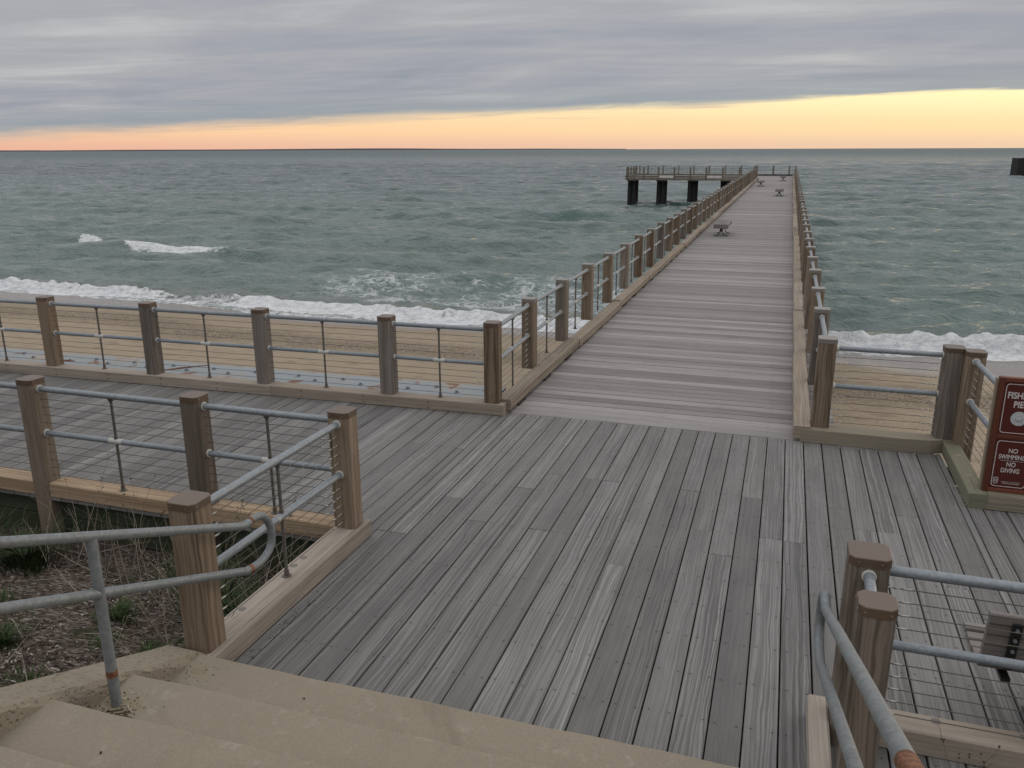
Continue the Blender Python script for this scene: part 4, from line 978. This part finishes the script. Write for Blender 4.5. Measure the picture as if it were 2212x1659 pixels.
# ================================================================ PLANTS AND LITTER
rr = random.Random(11)
mb = MB()
for i in range(11000):
    x = -3.4-abs(rr.gauss(0, 1.6)); y = rr.uniform(1.2, 5.35)
    if vn := math.sin(x*2.3+1)*math.sin(y*1.9) > .55: continue
    if x < -8: continue
    L = rr.uniform(.010, .036)*(1.9 if rr.random() < .08 else 1); w_ = rr.uniform(.003, .008); a = rr.uniform(0, 3.14); z = gz(x, y)+rr.uniform(-.002, .028)
    d = Vector((math.cos(a), math.sin(a), rr.uniform(-.35, .35)))*L/2; n_ = Vector((-math.sin(a), math.cos(a), rr.uniform(-.3, .3)))*w_; c = Vector((x, y, z)); t_ = (rr.random()**1.1, 0, 0)
    up = Vector((0, 0, .004)); q = [c-d-n_, c+d-n_*.6, c+d+n_, c-d+n_*.5]; mb.poly([p+up for p in q], None, t_)
    for k in range(4): mb.poly([q[k], q[(k+1) % 4], q[(k+1) % 4]+up, q[k]+up], None, t_)
tag(mb.build('wood_chips', 'wood_chip'), 'scattered bark chips covering the soil left of the steps', kind='stuff')
def twig(mb, p, d, L, r, depth, bend=.25, tone=.5):
    path = [Vector(p)]; d = Vector(d).normalized(); n = 7; rs = [r]
    for k in range(n):
        d = (d+Vector((rr.gauss(0, bend), rr.gauss(0, bend), rr.gauss(0, bend*.6)))*.28).normalized(); path.append(path[-1]+d*L/n); rs.append(r*(1-.8*(k+1)/n))
    mb.tube(path, rs, 5, (tone, 0, 0))
    if depth:
        for k in (2, 3, 4, 5, 6):
            if rr.random() < .75:
                dd = (d+Vector((rr.gauss(0, .7), rr.gauss(0, .7), rr.gauss(.2, .4)))).normalized(); twig(mb, path[k], dd, L*rr.uniform(.18, .4), rs[k]*.6, depth-1, bend, tone)
    return path
def heads(mb, path, n=9):
    for k in range(n):
        i = rr.randint(4, len(path)-1); c = path[i]+Vector((rr.gauss(0, .008), rr.gauss(0, .008), rr.gauss(0, .012))); chunk(mb, c, (.005, .005, .007), (rr.random()*.4, 0, 0))
# tall dead stems leaning against the landward railing
dead = [(-5.05, 4.95, 'tall brown seed stalk behind the railing, leftmost dead plant'), (-4.72, 4.85, 'dead stalk cluster below the boardwalk edge'), (-4.3, 4.7, 'arching dry stalks before the green skirt boards'),
        (-3.95, 4.5, 'bare pale twiggy weed left of the stair post'), (-3.65, 4.35, 'dense dry twigs just behind the stair post'), (-5.6, 4.9, 'thin dry stems beside the boardwalk support post'), (-3.5, 4.9, 'dry branching weed in the inner corner by the steps'), (-3.62, 3.95, 'low bundle of bare twigs between the stair post and the handrail post'), (-6.9, 4.8, 'dry weed at the far left edge under the boardwalk')]
for (x, y, lab) in dead:
    t0 = thing('dead_weed', lab, 'plant', (x, y, gz(x, y)), 'dry dead weeds beside the boardwalk'); mb = MB(); hb = MB()
    for k in range(rr.randint(6, 8)):
        p = twig(mb, (x+rr.gauss(0, .13), y+rr.gauss(0, .10), gz(x, y)-.02), (rr.gauss(-.15, .42), rr.gauss(.10, .25), 1), rr.uniform(.4, 1.0), rr.uniform(.003, .006), 1, .24, rr.uniform(.3, 1)); heads(hb, p, 7)
    mb.build('stem', 'dry_stem', t0, (x, y, 0)); tag(hb.build('seed_heads', 'brown_stem', t0, (x, y, .5)), kind='stuff')
for (x, y, lab) in ((1.02, 4.02, 'dry weed poking up at the bottom right railing'), (1.25, 3.95, 'curled dry weed at the lower right corner')):
    t0 = thing('dead_weed', lab, 'plant', (x, y, -.3), 'dry dead weeds beside the boardwalk'); mb = MB(); hb = MB()
    for k in range(5):
        p = twig(mb, (x+rr.gauss(0, .04), y+rr.gauss(0, .03), -.3), (rr.gauss(0, .22), rr.gauss(.05, .1), 1), rr.uniform(.4, .72), rr.uniform(.0015, .003), 1, .25, rr.uniform(.0, .4)); heads(hb, p, 3)
    mb.build('stem', 'dry_stem', t0, (x, y, 0)); tag(hb.build('seed_heads', 'brown_stem', t0, (x, y, .2)), kind='stuff')
# fallen twigs
mb = MB()
for k in range(230):
    x = -3.45-abs(rr.gauss(0, 1.3)); y = rr.uniform(2.0, 5.2); a = rr.uniform(0, 6.28)
    twig(mb, (x, y, gz(x, y)+.02), (math.cos(a), math.sin(a)*.7, rr.uniform(-.1, .35)), rr.uniform(.15, .75), rr.uniform(.002, .0055), 1 if rr.random() < .4 else 0, .2, rr.random())
tag(mb.build('fallen_twigs', 'dry_stem'), 'tangle of fallen dry twigs on the mulch', kind='stuff')
def tuft(x, y, lab, n, h, mat='grass_blade', spread=.10):
    mb = MB(); z = gz(x, y)
    for k in range(n):
        a = rr.uniform(0, 6.28); r0 = abs(rr.gauss(0, spread)); b = Vector((x+r0*math.cos(a), y+r0*math.sin(a), z)); L = h*rr.uniform(.5, 1.1); o_ = Vector((math.cos(a), math.sin(a), 0)); w_ = rr.uniform(.002, .0045)*(1.8 if mat == 'dark_leaf' else 1)
        sdv = Vector((-math.sin(a), math.cos(a), 0))*w_; t_ = (rr.random(), 0, 0); p_ = [b, b+o_*L*.25+Vector((0, 0, L*.55)), b+o_*L*.65+Vector((0, 0, L*.75))]
        mb.poly([p_[0]-sdv, p_[0]+sdv, p_[1]+sdv, p_[1]-sdv], None, t_); mb.poly([p_[1]-sdv, p_[1]+sdv, p_[2]], None, t_)
    tag(mb.build('grass_tuft' if mat == 'grass_blade' else 'leafy_weed', mat, None, (x, y, z)), lab, 'grass' if mat == 'grass_blade' else 'plant', 'green tufts in the mulch')
for a in ((-4.75, 3.55, 'bright green grass tuft at the left edge of the mulch', 260, .13), (-4.35, 4.15, 'grass tuft behind the left handrail post', 240, .15), (-3.72, 3.75, 'small grass tuft right of the handrail post', 150, .10),
          (-3.95, 3.05, 'low grass tuft near the cheek wall', 130, .08), (-3.52, 4.1, 'grass tuft under the lower handrail pipe', 200, .13), (-4.9, 3.0, 'low grass tuft at the bottom left corner', 150, .11),
          (-4.1, 3.75, 'grass tuft among bark chips between two pipes', 130, .09), (-5.3, 4.0, 'sparse grass tuft left of the dead stalks', 160, .12)): tuft(*a)
for a in ((-5.9, 4.75, 'dark leafy weed by the boardwalk support post', 420, .30), (-3.75, 4.55, 'dark leafy weed behind the stair post', 520, .26), (-3.45, 4.35, 'dark leafy weed under the stair railing cables', 480, .24), (-4.3, 4.95, 'dark leafy weed below the skirt boards', 420, .24), (-6.6, 4.8, 'dark leafy weed at the far left under the boardwalk', 420, .3)):
    tuft(a[0], a[1], a[2], a[3], a[4], 'dark_leaf', .17)
# litter caught around the handrail foot, in the corner and along the deck edge
mb = MB()
for k in range(110):
    x = -3.02+rr.gauss(.02, .07); y = 2.80+rr.gauss(-.01, .05)
    if x < -3.1: continue
    chunk(mb, (x, y, .401), (rr.uniform(.002, .006), rr.uniform(.002, .005), rr.uniform(.002, .006)), (rr.random(), 0, 0))
for k in range(9):
    x = -3.02+rr.gauss(.03, .06); y = 2.78+rr.gauss(0, .04); a = rr.uniform(-.8, .8); mb.tube([(x, y, .406), (x+.04*math.cos(a), y+.04*math.sin(a), .409), (x+.08*math.cos(a+.2), y+.08*math.sin(a+.2), .406)], .0032, 5, (rr.random(), 0, 0))
for k in range(26): chunk(mb, (-3.1+abs(rr.gauss(0, .10)), 3.36+rr.gauss(0, .07), .201), (rr.uniform(.002, .004),)*3, (rr.random()*.8, 0, 0))
for k in range(70):
    n_ = rr.choice([-3.09+.0, -2.805+.0]); y = rr.uniform(3.55, 4.7); chunk(mb, (-2.992+rr.gauss(0, .012)+(0 if rr.random() < .7 else -.05), y, .001), (rr.uniform(.002, .005),)*3, (rr.random()*.5, 0, 0))
for (x, y, z) in ((-2.62, 2.30, .6), (-1.75, 3.2, .2), (-.9, 2.9, .4), (-.55, 3.3, .2), (-2.3, 3.35, .2)): chunk(mb, (x, y, z+.001), (.006, .005, .006), (.1, 0, 0))
mb.tube([(-1.56, 2.72, .404), (-1.54, 2.715, .409), (-1.51, 2.71, .404)], .003, 5, (.1, 0, 0))
tag(mb.build('litter', 'litter'), 'bits of bark and grit blown onto the steps and deck', kind='stuff')
# thin blown sand
mb = MB()
def drift(cx_, cy_, cz_, rx, ry, h, ang=0):
    n = 20; c = Vector((cx_, cy_, cz_+h)); prev = None; ring = []
    for k in range(n):
        a = 2*math.pi*k/n; q = rr.uniform(.75, 1.15); dx_, dy_ = rx*q*math.cos(a), ry*q*math.sin(a); ring.append(Vector((cx_+dx_*math.cos(ang)-dy_*math.sin(ang), cy_+dx_*math.sin(ang)+dy_*math.cos(ang), cz_-.002)))
    for k in range(n): mb.poly([ring[k], ring[(k+1) % n], c], None, (.5,)*3, True)
drift(-2.98, 2.80, .4, .14, .08, .006); drift(-3.02, 3.38, .2, .08, .06, .003)
tag(mb.build('blown_sand', 'sand_drift'), 'thin drifts of blown sand on the steps and deck boards', kind='stuff')
